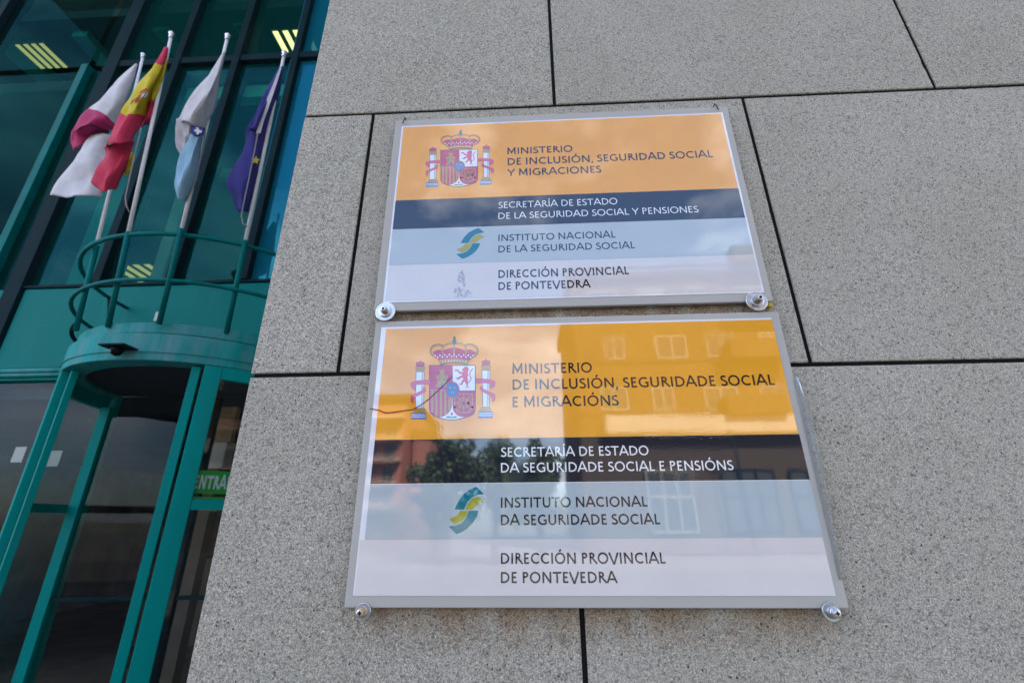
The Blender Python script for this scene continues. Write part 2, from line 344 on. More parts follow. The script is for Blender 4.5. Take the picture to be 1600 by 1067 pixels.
# ------------------------------------------------------------------ granite wall
WY = .65                                     # front face of the stone
wall = thing('stone_wall', 'speckled grey granite clad wall with dark open joints carrying both signs', 'wall', (-.43, WY, 0))
GAP = .0033
XL = -.431
rows = [(.735+.528*k+EYE, .735+.528*(k+1)+EYE) for k in range(-5, 14)]
def slab(mb, x0, x1, z0, z1, y, t):
    """stone slab with a slightly worn, chipped arris"""
    pts = []
    def side(a, b, n):
        for i in range(n): pts.append((a[0]+(b[0]-a[0])*i/n, a[1]+(b[1]-a[1])*i/n))
    nx, nz = max(4, int((x1-x0)/.009)), max(4, int((z1-z0)/.009))
    side((x0, z0), (x1, z0), nx); side((x1, z0), (x1, z1), nz); side((x1, z1), (x0, z1), nx); side((x0, z1), (x0, z0), nz)
    n = len(pts); vs = []; A, B, C = [], [], []
    wear = 0
    for (px, pz) in pts:
        wear = wear*.6+random.uniform(0, .0009); chip = random.uniform(.0006, .0018) if random.random() < .03 else 0
        ins = .0009+wear*.5+chip
        fx = min(max(px, x0+ins), x1-ins); fz = min(max(pz, z0+ins), z1-ins)
        A.append((fx, y, fz)); B.append((px+0*ins, y+.0011+chip*.7, pz)); C.append((px, y+t, pz))
    vs = A+B+C; fs = [tuple(range(n))]+[(i, n+i, n+(i+1) % n, (i+1) % n) for i in range(n)]+[(n+i, 2*n+i, 2*n+(i+1) % n, n+(i+1) % n) for i in range(n)]+[tuple(range(3*n-1, 2*n-1, -1))]
    mb.add(vs, fs, 0)
for k, (z0, z1) in enumerate(rows):
    kk = k-5
    off = .0555 if kk % 2 == 0 else -.2955
    z0 = max(z0, 0.0)
    xs = [XL] + [off+.7035*i for i in range(-1, 9) if off+.7035*i > XL+.05 and off+.7035*i < 4.7] + [4.8]
    for a, b in zip(xs[:-1], xs[1:]):
        random.seed(int(k*97+a*1000))
        mb = MB(); dy = random.uniform(-.0012, .0012)
        x0 = a+(GAP if a > XL+.001 else 0)
        slab(mb, x0, b-GAP, z0+GAP, z1-GAP, WY+dy*.5, .034)
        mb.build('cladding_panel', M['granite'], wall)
mb = MB(); mb.box((XL+.004, WY+.0032, 0), (4.797, WY+.0335, rows[-1][1])); mb.build('cavity_backing', M['joint'], wall)
# the wall's return towards the entrance and a body behind it
for k, (z0, z1) in enumerate(rows):
    z0 = max(z0, 0)
    for j in range(4):
        ya = WY+.037+j*.77
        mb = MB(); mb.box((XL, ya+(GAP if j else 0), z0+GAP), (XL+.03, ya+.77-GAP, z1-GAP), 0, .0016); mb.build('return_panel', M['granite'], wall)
mb = MB(); mb.box((XL+.034, WY+.064, 0), (4.8, 3.74, rows[-1][1])); mb.build('wall_core', M['joint'], wall)
for o in wall.children:
    pass

# ------------------------------------------------------------------ lettering (own stroke alphabet, humanist capitals)
def arc(cx, cy, rx, ry, a0, a1, n=22):
    return [(cx+rx*math.cos(R(a0+(a1-a0)*i/n)), cy+ry*math.sin(R(a0+(a1-a0)*i/n))) for i in range(n+1)]
def spline(P, n=6):
    out = []
    for i in range(len(P)-1):
        p0 = P[max(i-1, 0)]; p1 = P[i]; p2 = P[i+1]; p3 = P[min(i+2, len(P)-1)]
        for k in range(n):
            t = k/n
            out.append(tuple(.5*(2*p1[j]+(p2[j]-p0[j])*t+(2*p0[j]-5*p1[j]+4*p2[j]-p3[j])*t*t+(3*p1[j]-p0[j]-3*p2[j]+p3[j])*t**3) for j in (0, 1)))
    return out+[P[-1]]
def glyph(ch, w):
    """strokes (centre lines) for a capital of height 1; returns (strokes, advance)"""
    h = w/2; t = 1-h
    acute = None
    if ch in 'ÁÍÓ': acute = True; ch = {'Á': 'A', 'Í': 'I', 'Ó': 'O'}[ch]
    if ch == 'A': s = [[(.05, 0), (.47, 1), (.53, 1), (.95, 0)], [(.20, .33), (.80, .33)]]; a = 1.0
    elif ch == 'C': s = [arc(.58, .5, .50-h, .5-h, 48, 312)]; a = .99
    elif ch == 'D': s = [[(.12+h, h), (.12+h, t), (.42, t)] + arc(.42, .5, .54-h, .5-h, 90, -90)[1:] + [(.12+h, h), (.12+h, h+.02)]]; a = 1.04
    elif ch == 'E': s = [[(.60, t), (.12+h, t), (.12+h, h), (.62, h)], [(.12+h, .515), (.55, .515)]]; a = .72
    elif ch == 'G': s = [arc(.58, .5, .50-h, .5-h, 50, 282) + [(.84, .10), (.90, .16), (.90, .46), (.68, .46)]]; a = 1.04
    elif ch == 'I': s = [[(.12+h, 0), (.12+h, 1)]]; a = .24+w
    elif ch == 'L': s = [[(.12+h, 1), (.12+h, h), (.62, h)]]; a = .66
    elif ch == 'M': s = [[(.11+h, 0), (.14+h, 1-.0), (.16+h, 1)], [(.14+h, .98), (.60, .24), (1.06-h, .98)], [(1.04-h, 1), (1.06-h, 1), (1.09-h, 0)]]; a = 1.2
    elif ch == 'N': s = [[(.12+h, 0), (.12+h, 1)], [(.12+h, .985), (.98-h, .015)], [(.98-h, 0), (.98-h, 1)]]; a = 1.10
    elif ch == 'O': s = [arc(.58, .5, .52-h, .52-h, 90, 450, 44)]; a = 1.16
    elif ch == 'P': s = [[(.12+h, 0), (.12+h, t), (.38, t)] + arc(.38, .735, .28-h, .265-h, 90, -90)[1:] + [(.12+h, .47+h)]]; a = .74
    elif ch == 'R': s = [[(.12+h, 0), (.12+h, t), (.36, t)] + arc(.36, .745, .27-h, .255-h, 90, -90)[1:] + [(.12+h, .49+h)], [(.36, .52), (.46, .44), (.84, 0)]]; a = .86
    elif ch == 'S': s = [spline([(.55, t-.055), (.44, t-.005), (.33, t), (.20, t-.05), (.13+h*.4, .79), (.155, .665), (.26, .575), (.40, .49), (.53, .39), (.575, .27), (.53, .13), (.41, h+.01), (.30, h-.005), (.18, h+.02), (.07, h+.075)])]; a = .68
    elif ch == 'T': s = [[(.02, t), (.86, t)], [(.44, 1-w), (.44, 0)]]; a = .88
    elif ch == 'U': s = [[(.12+h, 1), (.12+h, .36)] + arc(.51, .36, .39-h, .38-h, 180, 360)[1:] + [(.90-h, 1)]]; a = 1.02
    elif ch == 'V': s = [[(.05, 1), (.45, 0), (.51, 0), (.91, 1)]]; a = .96
    elif ch == 'Y': s = [[(.05, 1), (.44, .44), (.83, 1)], [(.44, .46), (.44, 0)]]; a = .88
    elif ch == ',': s = [[(.16, .13), (.17, .03), (.10, -.16)]]; a = .32
    else: s = []; a = .36
    if acute:
        cx = {'A': .52, 'I': .12+h, 'O': .58}[ch]; s = s+[[(cx-.05, 1.10), (cx+.10, 1.30)]]
    return s, a
def stroke_quads(pts, w):
    """left/right offset of a polyline with mitres"""
    P = [np.array(p) for p in pts]; P = [p for i, p in enumerate(P) if i == 0 or np.linalg.norm(p-P[i-1]) > 1e-6]
    N = len(P); closed = N > 3 and np.linalg.norm(P[0]-P[-1]) < 1e-6
    if closed: P = P[:-1]; N -= 1
    lft, rgt = [], []
    for i in range(N):
        d0 = P[i]-P[i-1] if (i > 0 or closed) else P[1]-P[0]
        d1 = P[(i+1) % N]-P[i] if (i < N-1 or closed) else P[-1]-P[-2]
        d0 = d0/np.linalg.norm(d0); d1 = d1/np.linalg.norm(d1)
        n0 = np.array((-d0[1], d0[0])); n1 = np.array((-d1[1], d1[0])); b = n0+n1; nb = np.linalg.norm(b)
        b = b/nb if nb > 1e-6 else n0; k = (w/2)/max(.38, float(b@n0))
        lft.append(P[i]+b*k); rgt.append(P[i]-b*k)
    if closed: lft.append(lft[0]); rgt.append(rgt[0])
    return lft, rgt
def text_mesh(txt, x0, x1, zb, cap, y, w=.118, place=None):
    """lettering between x0 and x1 on the baseline zb, facing -Y at plane y"""
    mb = MB(); runs = []; pen = 0
    for ch in txt:
        s, a = glyph(ch, w)
        for st in s: runs.append([(p[0]+pen, p[1]) for p in st])
        pen += a
    allx = [p[0] for r in runs for p in r]; lo, hi = min(allx)-w/2*.8, max(allx)+w/2*.8
    k = (x1-x0)/(hi-lo)
    for i, r in enumerate(runs):
        lf, rg = stroke_quads(r, w); yy = y-(i % 3)*.000012
        vs = []
        for a, b in zip(lf, rg): vs += [(a[0], a[1]), (b[0], b[1])]
        V3 = [(x0+(p[0]-lo)*k, yy, zb+p[1]*cap) for p in vs]
        if place: V3 = [place(*q) for q in V3]
        mb.add(V3, [(2*j, 2*j+1, 2*j+3, 2*j+2) for j in range(len(lf)-1)])
    return mb

# ------------------------------------------------------------------ signs
SY = .638                                    # front plane of the signs
def SP(px, y=SY): p = on_y(px, y); return (p.x, p.z)
def rect(mb, x0, x1, z0, z1, y, t=.0003, mi=0): mb.box((x0, y, z0), (x1, y+t, z1), mi)
Y_PAPER, Y_BAND, Y_TXT, Y_ART = SY-.0006, SY-.0009, SY-.00105, SY-.00105

CREST_PX = lambda X, Y: SP((620+X/6.667, 510+Y/6.667))   # measured on the lower sign
def crest(parent_sign, dx, dz, sx, sz, ref):
    """coat of arms; ref = centre on lower sign, moved by dx,dz, scaled"""
    def T(X, Y):
        x, z = CREST_PX(X, Y); return (ref[0]+(x-ref[0])*sx+dx, ref[1]+(z-ref[1])*sz+dz)
    lay = [0]
    root = None
    def poly(name, pts, mat, depth, parent):
        mb = MB()
        for P in (pts if isinstance(pts[0][0], (tuple, list)) else [pts]):
            mb.prism_y([T(*p) for p in P], Y_ART-depth*.00003, .00002)
        return mb.build(name, M[mat], parent)
    def lines(mb, pl, w, depth, mi=0):
        for i, P in enumerate(pl):
            lf, rg = stroke_quads(P, w); vs = []
            for a, b in zip(lf, rg): vs += [T(*a), T(*b)]
            mb.add([(v[0], Y_ART-depth*.00003-(i % 3)*.000006, v[1]) for v in vs], [(2*j, 2*j+1, 2*j+3, 2*j+2) for j in range(len(lf)-1)], mi)
    el = lambda cx, cy, rx, ry, a0=0, a1=360, n=32: [(cx+rx*math.cos(R(a0+(a1-a0)*i/n)), cy+ry*math.sin(R(a0+(a1-a0)*i/n))) for i in range(n + (0 if a1-a0 == 360 else 1))]
    # shield field (dark outline below everything)
    outline = [(338, 403), (822, 403), (822, 868)] + spline([(822, 868), (795, 918), (722, 950), (640, 970), (577, 977), (505, 970), (432, 952), (362, 915), (338, 868)], 6)[1:]
    sh = poly('shield', outline, 'line', 0, parent_sign); sh.name = 'coat_of_arms'
    A = sh
    inn = [(346, 411), (814, 411), (814, 866)] + spline([(814, 866), (788, 910), (720, 942), (640, 962), (577, 969), (505, 962), (438, 944), (368, 908), (346, 866)], 6)[1:]
    poly('shield_ground', inn, 'cwhite', 1, A)
    poly('castle_quarter', [(346, 411), (584, 411), (584, 662), (346, 662)], 'mag', 2, A)
    poly('lion_quarter', [(587, 411), (814, 411), (814, 664), (587, 664)], 'cwhite', 2, A)
    left = [(346, 664), (576, 664), (573, 850)] + spline([(573, 850), (550, 890), (500, 930), (440, 944), (368, 908), (346, 866)], 6)[1:]
    poly('striped_quarter', left, 'mag', 2, A)
    cx, cy = 697, 800
    right = [(580, 668), (814, 668), (814, 860)] + spline([(814, 860), (795, 905), (740, 940), (697, 944), (640, 930), (592, 880), (580, 800)], 6)[1:]
    poly('chain_quarter', right, 'mag', 2, A)
    mb = MB()
    for x, yb in ((372, 905), (415, 932), (462, 938), (508, 920), (551, 876)):
        mb.prism_y([T(*p) for p in [(x-12, 668), (x+12, 668), (x+12-1, yb-3), (x-12, yb-(12 if x < 400 else -2))]], Y_ART-3*.00003, .00002)
    mb.build('stripe', M['gold'], A)
    # castle
    cst = [(408, 632), (408, 612), (424, 604), (424, 548), (412, 540), (412, 508), (424, 508), (424, 518), (436, 518), (436, 504), (452, 504), (452, 470), (446, 470), (446, 450), (458, 450), (458, 462), (468, 462), (468, 444), (482, 444), (482, 462), (492, 462), (492, 450), (504, 450), (504, 470), (496, 470), (496, 504), (510, 504), (510, 518), (520, 518), (520, 508), (532, 508), (532, 540), (520, 548), (520, 604), (536, 612), (536, 632)]
    poly('castle', cst, 'gold', 4, A)
    mb = MB()
    for P in ([(460, 632), (460, 606), (474, 594), (488, 606), (488, 632)], el(446, 556, 8, 13, n=12), el(500, 556, 8, 13, n=12)): mb.prism_y([T(*p) for p in P], Y_ART-5*.00003, .00002)
    mb.build('castle_door', M['cblue'], A)
    # rampant lion
    lion = [(690, 440), (708, 430), (738, 430), (750, 444), (748, 466), (740, 480), (746, 510), (736, 530), (742, 556), (738, 580), (748, 600), (738, 616), (748, 636), (724, 634), (728, 610), (716, 590), (706, 574), (690, 590), (684, 606), (664, 612), (656, 600), (672, 590), (676, 572), (694, 552), (690, 536), (664, 540), (650, 556), (628, 552), (622, 538), (640, 534), (654, 520), (676, 512), (684, 500), (660, 496), (642, 484), (634, 468), (614, 466), (610, 452), (630, 446), (644, 454), (656, 470), (684, 478), (694, 470), (682, 464), (680, 450)]
    poly('lion', lion, 'pink', 4, A)
    mb = MB(); lines(mb, [spline([(738, 586), (764, 570), (774, 540), (762, 510), (766, 480), (784, 452)], 6)], 10, 4); mb.build('lion_tail', M['pink'], A)
    mb = MB(); lines(mb, [[(612, 452), (604, 446)], [(614, 466), (604, 470)], [(624, 540), (616, 534)], [(656, 602), (648, 598)], [(724, 636), (718, 642)], [(748, 636), (752, 644)], [(784, 452), (790, 440)], [(700, 430), (724, 426), (748, 432)]], 7, 5); mb.build('lion_claws', M['line'], A)
    # chains
    mb = MB(); ring = lambda rx, ry, n=40: [(cx+rx*math.cos(R(360*i/n)), cy+ry*math.sin(R(360*i/n))) for i in range(n+1)]
    def sq(r): return [(cx-r*.95, cy-r), (cx+r*.95, cy-r), (cx+r*.95, cy+r*.45)] + spline([(cx+r*.95, cy+r*.45), (cx+r*.6, cy+r*.9), (cx, cy+r*1.05), (cx-r*.6, cy+r*.9), (cx-r*.95, cy+r*.45)], 5)[1:] + [(cx-r*.95, cy-r)]
    lines(mb, [sq(96), ring(50, 50), [(cx, cy-92), (cx, cy+96)], [(cx-92, cy), (cx+92, cy)], [(cx-84, cy-88), (cx+76, cy+78)], [(cx+84, cy-88), (cx-76, cy+78)]], 9, 4)
    for q in ([sq(96)[i] for i in range(0, len(sq(96)), 2)] + [(cx+x*85, cy+y*88) for x in (-.5, .0, .5) for y in (-1.08,)] + [(cx+s*92, cy+y) for s in (-1, 1) for y in (-50, 0, 40)] + ring(50, 50, 8)):
        mb.prism_y([T(*p) for p in el(q[0], q[1], 11, 11, n=10)], Y_ART-5*.00003, .00002)
    mb.build('chain', M['gold'], A)
    poly('emerald', el(cx, cy, 16, 16, n=16), 'line', 6, A)
    # granada at the foot
    mb = MB(); mb.prism_y([T(*p) for p in el(575, 912, 11, 16, n=14)], Y_ART-3*.00003, .00002, 0)
    mb.prism_y([T(*p) for p in [(575, 955), (520, 950), (512, 936), (545, 936), (572, 945), (605, 936), (630, 936), (622, 950)]], Y_ART-3.5*.00003, .00002, 1)
    mb.build('pomegranate', [M['mag'], M['teal_ink']], A)
    # central escutcheon
    poly('escutcheon_border', el(580, 660, 74, 84), 'mag', 6, A); poly('escutcheon', el(580, 662, 62, 74), 'cblue', 7, A)
    mb = MB()
    for x, y in ((556, 640), (604, 640), (580, 690)):
        for P in (el(x, y, 5, 15, n=10), el(x-9, y+1, 4, 9, n=8), el(x+9, y+1, 4, 9, n=8), [(x-11, y+5), (x+11, y+5), (x+11, y+9), (x-11, y+9)]): mb.prism_y([T(*p) for p in P], Y_ART-8*.00003-random.random()*.00001, .000005)
    mb.build('fleur_de_lis', M['gold'], A)
    # crown
    cap = spline([(378, 268), (430, 245), (480, 250), (540, 232), (600, 222), (660, 232), (715, 248), (770, 242), (822, 268)], 4) + [(800, 320), (752, 350), (600, 342), (446, 350), (396, 318)]
    poly('crown_cap', cap, 'mag', 1, A)
    band = [(420, 330), (448, 356)] + spline([(448, 356), (520, 342), (600, 338), (680, 342), (752, 356)], 4)[1:] + [(778, 330), (740, 398)] + spline([(740, 398), (680, 384), (600, 378), (520, 384), (452, 400)], 4)[1:]
    poly('crown_band', band, 'gold', 3, A)
    mb = MB()
    lines(mb, [spline([(398, 320), (366, 280), (362, 240), (390, 210), (440, 196), (490, 214)], 6), spline([(802, 320), (830, 280), (834, 240), (806, 210), (760, 192), (712, 208)], 6),
               spline([(486, 300), (474, 240), (500, 200), (550, 180), (596, 188)], 6), spline([(714, 300), (724, 240), (700, 196), (650, 176), (604, 186)], 6), [(598, 188), (598, 330)]], 15, 4)
    mb.build('crown_arch', M['gold'], A)
    mb = MB()
    lines(mb, [spline([(384, 316), (352, 282), (350, 236), (382, 200), (440, 186), (492, 204)], 6), spline([(814, 316), (844, 282), (846, 236), (814, 200), (760, 182), (708, 198)], 6), [(450, 404), (520, 390), (600, 384), (680, 390), (744, 404)], [(394, 318), (450, 352)], [(804, 318), (752, 352)]], 5, 5)
    mb.build('crown_outline', M['line'], A)
    mb = MB()
    for i in range(17):
        x = 402+i*24.6; y = 318-12*math.sin(math.pi*i/16) + (10 if i % 2 else -10)
        mb.prism_y([T(*p) for p in el(x, y, 8, 9, n=10)], Y_ART-6*.00003, .00002)
    for i in range(9): mb.prism_y([T(*p) for p in el(480+i*30, 368-8*math.sin(math.pi*i/8), 7, 6, n=8)], Y_ART-6*.00003, .00002)
    mb.build('crown_pearls', M['cwhite'], A)
    mb = MB(); mb.prism_y([T(*p) for p in el(600, 160, 21, 26)], Y_ART-6*.00003, .00002, 0); lines(mb, [[(602, 138), (602, 102)], [(588, 120), (616, 120)]], 9, 6, 1)
    mb.build('crown_orb', [M['teal_ink'], M['line']], A)
    # the two pillars with ribbons
    for s, x0, dy in ((0, 246, 8), (1, 930, -6)):
        c = x0
        Q = lambda x, y: (c+x, y+dy)
        mb = MB()
        def P(pts, d, mi): mb.prism_y([T(*Q(*p)) for p in pts], Y_ART-d*.00003, .00002, mi)
        P([(-45, 465), (45, 465), (36, 845), (-54+2*9*s, 845)], 0, 1)
        P([(-40, 468), (40, 468), (31, 842), (-48+18*s, 842)], 1, 0)
        P([(14, 468), (34, 468), (26, 842), (6, 842)], 1.5, 5)
        P([(-52, 412), (52, 412), (52, 438), (42, 444), (42, 464), (-46, 464), (-46, 444), (-52, 438)], 2, 2)
        P([(-50, 842), (46, 842), (62, 892), (-76, 892)], 2, 2)
        P([(-96+18*s, 894), (62+8*s, 894), (62+8*s, 958), (-96+18*s, 962)], 2, 3)
        P([(-44, 366), (-48, 390), (-40, 410), (38, 410), (46, 390), (42, 366), (18, 362), (0, 352), (-20, 362)], 2, 4)
        lines(mb, [[Q(x, yy+(7 if (i % 2) else -5)) for i, x in enumerate(np.linspace(-92+18*s, 58+8*s, 13))] for yy in (912, 934)], 6, 3, 0)
        lines(mb, [[Q(0, 352), Q(0, 336)], [Q(-40, 408), Q(38, 408)]], 5, 3, 1)
        mb.build('pillar', [M['cwhite'], M['line'], M['gold'], M['cblue'], M['mag'], M['lblue']], A)
        sg = 1 if s == 0 else -1
        mb = MB(); F = lambda x, y: Q((x-246)*sg*1.0 + (0 if s == 0 else -4), y-8)
        up_ = [F(352, 562), F(300, 560), F(220, 566), F(160, 580), F(146, 602), F(156, 640), F(190, 664), F(198, 632), F(180, 618), F(210, 606), F(300, 602), F(352, 606)]
        lo_ = [F(276, 634), F(298, 640), F(304, 668), F(288, 690), F(210, 728), F(178, 752), F(172, 800), F(152, 782), F(146, 742), F(160, 716), F(250, 676), F(276, 660)]
        for P2 in (up_, lo_):
            mb.prism_y([T(*p) for p in P2], Y_ART-4*.00003, .00002, 0)
            lines(mb, [P2+[P2[0]]], 4, 5, 1)
        lines(mb, [[F(x, 590-abs(x-260)*.04+6), F(x, 572-abs(x-260)*.04+6)] for x in (185, 205, 226, 250, 270, 292, 312)], 5, 5, 2)
        mb.build('ribbon', [M['pink'], M['mag'], M['gold']], A)
    return A

LOGO = [([(295, 540), (320, 478), (368, 392), (448, 292), (540, 232), (625, 196), (737, 305), (650, 316), (560, 358), (488, 430), (438, 540)], 0),
        ([(455, 540), (490, 452), (560, 380), (650, 336), (735, 412), (640, 462), (600, 500), (573, 540)], 1),
        ([(657, 555), (632, 640), (572, 742), (480, 832), (400, 882), (322, 912), (208, 795), (300, 786), (400, 745), (470, 670), (516, 555)], 0),
        ([(500, 560), (468, 652), (400, 722), (300, 765), (214, 685), (302, 648), (350, 605), (378, 560)], 1)]
def smooth_poly(P):
    return P
def information_sign(label, plate, paper, bands, lines_, crest_at, logo_at):
    x0, x1, z0, z1 = plate
    s = thing('information_sign', label, 'sign', ((x0+x1)/2, WY, z0), group='ministry signs on the granite wall')
    mb = MB(); mb.box((x0, SY, z0), (x1, SY+.007, z1), 0, .0012); pl = mb.build('backing_plate', M['plate'], s)
    mb = MB(); mb.box((x0+.03, SY+.0072, z0+.03), (x1-.03, WY-.0004, z1-.03)); mb.build('spacer_block', M['joint'], s)
    mb = MB(); rect(mb, *paper, Y_PAPER, .0005); mb.build('paper_sheet', M['paper'], s)
    bo = []
    for nm, mat, (a, b, c, d) in bands:
        mb = MB(); rect(mb, a, b, c, d, Y_BAND, .0002); bo.append(mb.build(nm, M[mat], s))
    for txt, mat, lp, rp_, capy, bi, w in lines_:
        A = SP(lp); B = SP(rp_); C = SP((lp[0], capy)); zb = A[1]
        zb = (A[1]+B[1])/2; cap = C[1]-A[1]
        text_mesh(txt, A[0], B[0], zb, cap, Y_TXT, w).build('text_line', M[mat], bo[bi])
    return s, bo

zf = lambda z: z+EYE
UP, LOW = (-.2455, .3685, zf(.3045), zf(.7000)), (-.2405, .3715, zf(-.1020), zf(.2870))
up_sign, ub = information_sign('upper ministry sign with orange and blue bands written in Spanish above the lower sign', UP,
    (-.2320, .3575, zf(.3190), zf(.6850)),
    [('orange_band', 'orange', (-.2288, .3540, zf(.5155), zf(.6822))), ('navy_band', 'navy', (-.2288, .3545, zf(.4560), zf(.5150))),
     ('pale_blue_band', 'lblue', (-.2288, .3545, zf(.3866), zf(.4555))), ('white_band', 'greywhite', (-.2288, .3545, zf(.3222), zf(.3862)))],
    [('MINISTERIO', 'ink', (793, 242), (894.5, 238), 232, 0, .155), ('DE INCLUSIÓN, SEGURIDAD SOCIAL', 'ink', (793.5, 259), (1114.8, 246.4), 248.3, 0, .155),
     ('Y MIGRACIONES', 'ink', (792.5, 276), (939.7, 270.5), 265.3, 0, .155),
     ('SECRETARÍA DE ESTADO', 'wink', (778.5, 326), (964.6, 320), 316.4, 1, .115), ('DE LA SEGURIDAD SOCIAL Y PENSIONES', 'wink', (779, 342.7), (1091.4, 332.8), 333.1, 1, .115),
     ('INSTITUTO NACIONAL', 'ink', (779, 377.4), (962.6, 372), 367.2, 2, .148), ('DE LA SEGURIDAD SOCIAL', 'ink', (779, 395), (993, 388.5), 384.6, 2, .148),
     ('DIRECCIÓN PROVINCIAL', 'ink', (779, 434.8), (983.5, 429.3), 422.5, 3, .166), ('DE PONTEVEDRA', 'ink', (779, 453.4), (923, 450), 441.2, 3, .166)], None, None)
low_sign, lb = information_sign('lower ministry sign written in Galician with a crack across its crest', LOW,
    (-.2302, .3590, zf(-.0884), zf(.2768)),
    [('orange_band', 'orange', (-.2225, .3590, zf(.1047), zf(.2738))), ('navy_band', 'navy', (-.2225, .3600, zf(.0455), zf(.1044))),
     ('pale_blue_band', 'lblue', (-.2225, .3605, zf(-.0242), zf(.0445))), ('white_band', 'greywhite', (-.2285, .3585, zf(-.0870), zf(-.0245)))],
    [('MINISTERIO', 'ink', (801, 584), (925, 582.5), 568.3, 0, .16), ('DE INCLUSIÓN, SEGURIDADE SOCIAL', 'ink', (801.3, 609.6), (1211.6, 601), 593.6, 0, .16),
     ('E MIGRACIÓNS', 'ink', (801.3, 635.7), (966.8, 634), 619.6, 0, .16),
     ('SECRETARÍA DE ESTADO', 'wink', (782.4, 713.5), (1013.5, 711), 699, 1, .14), ('DA SEGURIDADE SOCIAL E PENSIÓNS', 'wink', (783, 738.7), (1146, 733.5), 723.8, 1, .14),
     ('INSTITUTO NACIONAL', 'ink', (783, 792.9), (1012.5, 791), 777, 2, .16), ('DA SEGURIDADE SOCIAL', 'ink', (783, 820.3), (1032.5, 818.5), 804, 2, .16),
     ('DIRECCIÓN PROVINCIAL', 'ink', (783, 881), (1041, 879.5), 863.6, 3, .166), ('DE PONTEVEDRA', 'ink', (783, 910.7), (965, 909.8), 893.2, 3, .166)], None, None)
# crests: lower as measured, upper matched to its own corners
c_lo = [SP((641, 592)), SP((772, 588)), SP((709, 527)), SP((707, 657))]
c_up = [SP((664, 252)), SP((770, 248)), SP((718, 205)), SP((714, 293))]
ref = ((c_lo[0][0]+c_lo[1][0])/2, (c_lo[2][1]+c_lo[3][1])/2)
cu = ((c_up[0][0]+c_up[1][0])/2, (c_up[2][1]+c_up[3][1])/2)
crest(low_sign, 0, 0, 1, 1, ref)
crest(up_sign, cu[0]-ref[0], cu[1]-ref[1], (c_up[1][0]-c_up[0][0])/(c_lo[1][0]-c_lo[0][0]), (c_up[2][1]-c_up[3][1])/(c_lo[2][1]-c_lo[3][1]), ref)
# emblems
def emblem(parent, fn):
    mb = MB()
    for P, mi in LOGO: mb.prism_y([fn(*p) for p in P], Y_ART, .00005, mi)
    mb.build('emblem', [M['teal_ink'], M['lime_ink']], parent)
lg = lambda X, Y: SP((680+X/9.7, 740+Y/9.7))
emblem(lb[2], lg)
l0, l1 = lg(208, 912), lg(737, 196)
u0x = SP((714, 381))[0]; u1x = SP((757, 364))[0]; u0z = SP((722, 405))[1]; u1z = SP((748, 357))[1]
emblem(ub[2], lambda X, Y: (u0x+(lg(X, Y)[0]-l0[0])/(l1[0]-l0[0])*(u1x-u0x), u0z+(lg(X, Y)[1]-l0[1])/(l1[1]-l0[1])*(u1z-u0z)))
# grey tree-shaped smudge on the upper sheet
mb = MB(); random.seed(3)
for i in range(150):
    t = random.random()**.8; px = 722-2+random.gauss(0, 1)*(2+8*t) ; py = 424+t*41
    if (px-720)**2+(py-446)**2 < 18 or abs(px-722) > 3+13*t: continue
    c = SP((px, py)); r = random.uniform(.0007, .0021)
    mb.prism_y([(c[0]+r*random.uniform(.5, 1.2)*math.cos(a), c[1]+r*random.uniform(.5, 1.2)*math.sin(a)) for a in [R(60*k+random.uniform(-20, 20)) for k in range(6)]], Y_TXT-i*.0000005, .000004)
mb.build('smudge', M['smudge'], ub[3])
# crack in the lower cover
pts = [(578, 638.4), (584, 639.3), (592, 641), (602, 645), (614, 644.5), (630, 642), (645, 640), (658, 633), (670, 624), (682, 613), (694, 602), (703, 592), (708, 587)]
mb = MB(); P3 = []
for p in pts:
    x, z = SP(p); P3.append((x, SY-.0012, z))
mb.tube(P3, [.0005, .0006, .0007, .0008, .0008, .0007, .0006, .0006, .0006, .0006, .0006, .0005, .0002], 8); mb.build('crack', M['crack'], low_sign)
# clear cover sheet bulging away at the right edge and along the left edge
def strip(name, A, B, out, par, mat):
    mb = MB(); n = len(A); vs = []
    for (a, b, o) in zip(A, B, out):
        xa, za = SP((a[0]-4, a[1])); xb, zb_ = SP((b[0]-1, b[1])); vs += [(xa, SY-.0012, za), (xb, SY-.0012+o, zb_)]
    fs = [(2*i, 2*i+1, 2*i+3, 2*i+2) for i in range(n-1)]
    mb.add(vs, fs, 0, True); o = mb.build(name, mat, par); sd_ = o.modifiers.new('s', 'SOLIDIFY'); sd_.thickness = .0011; return o
strip('cover_edge', [(1243, 592), (1250, 626), (1259, 668), (1274, 733), (1288, 795), (1303, 858), (1313, 905)], [(1246, 590), (1258, 622), (1271, 660), (1284, 718), (1296, 780), (1308, 848), (1315, 905)], [0, .001, .002, .003, .003, .002, 0], low_sign, M['film'])
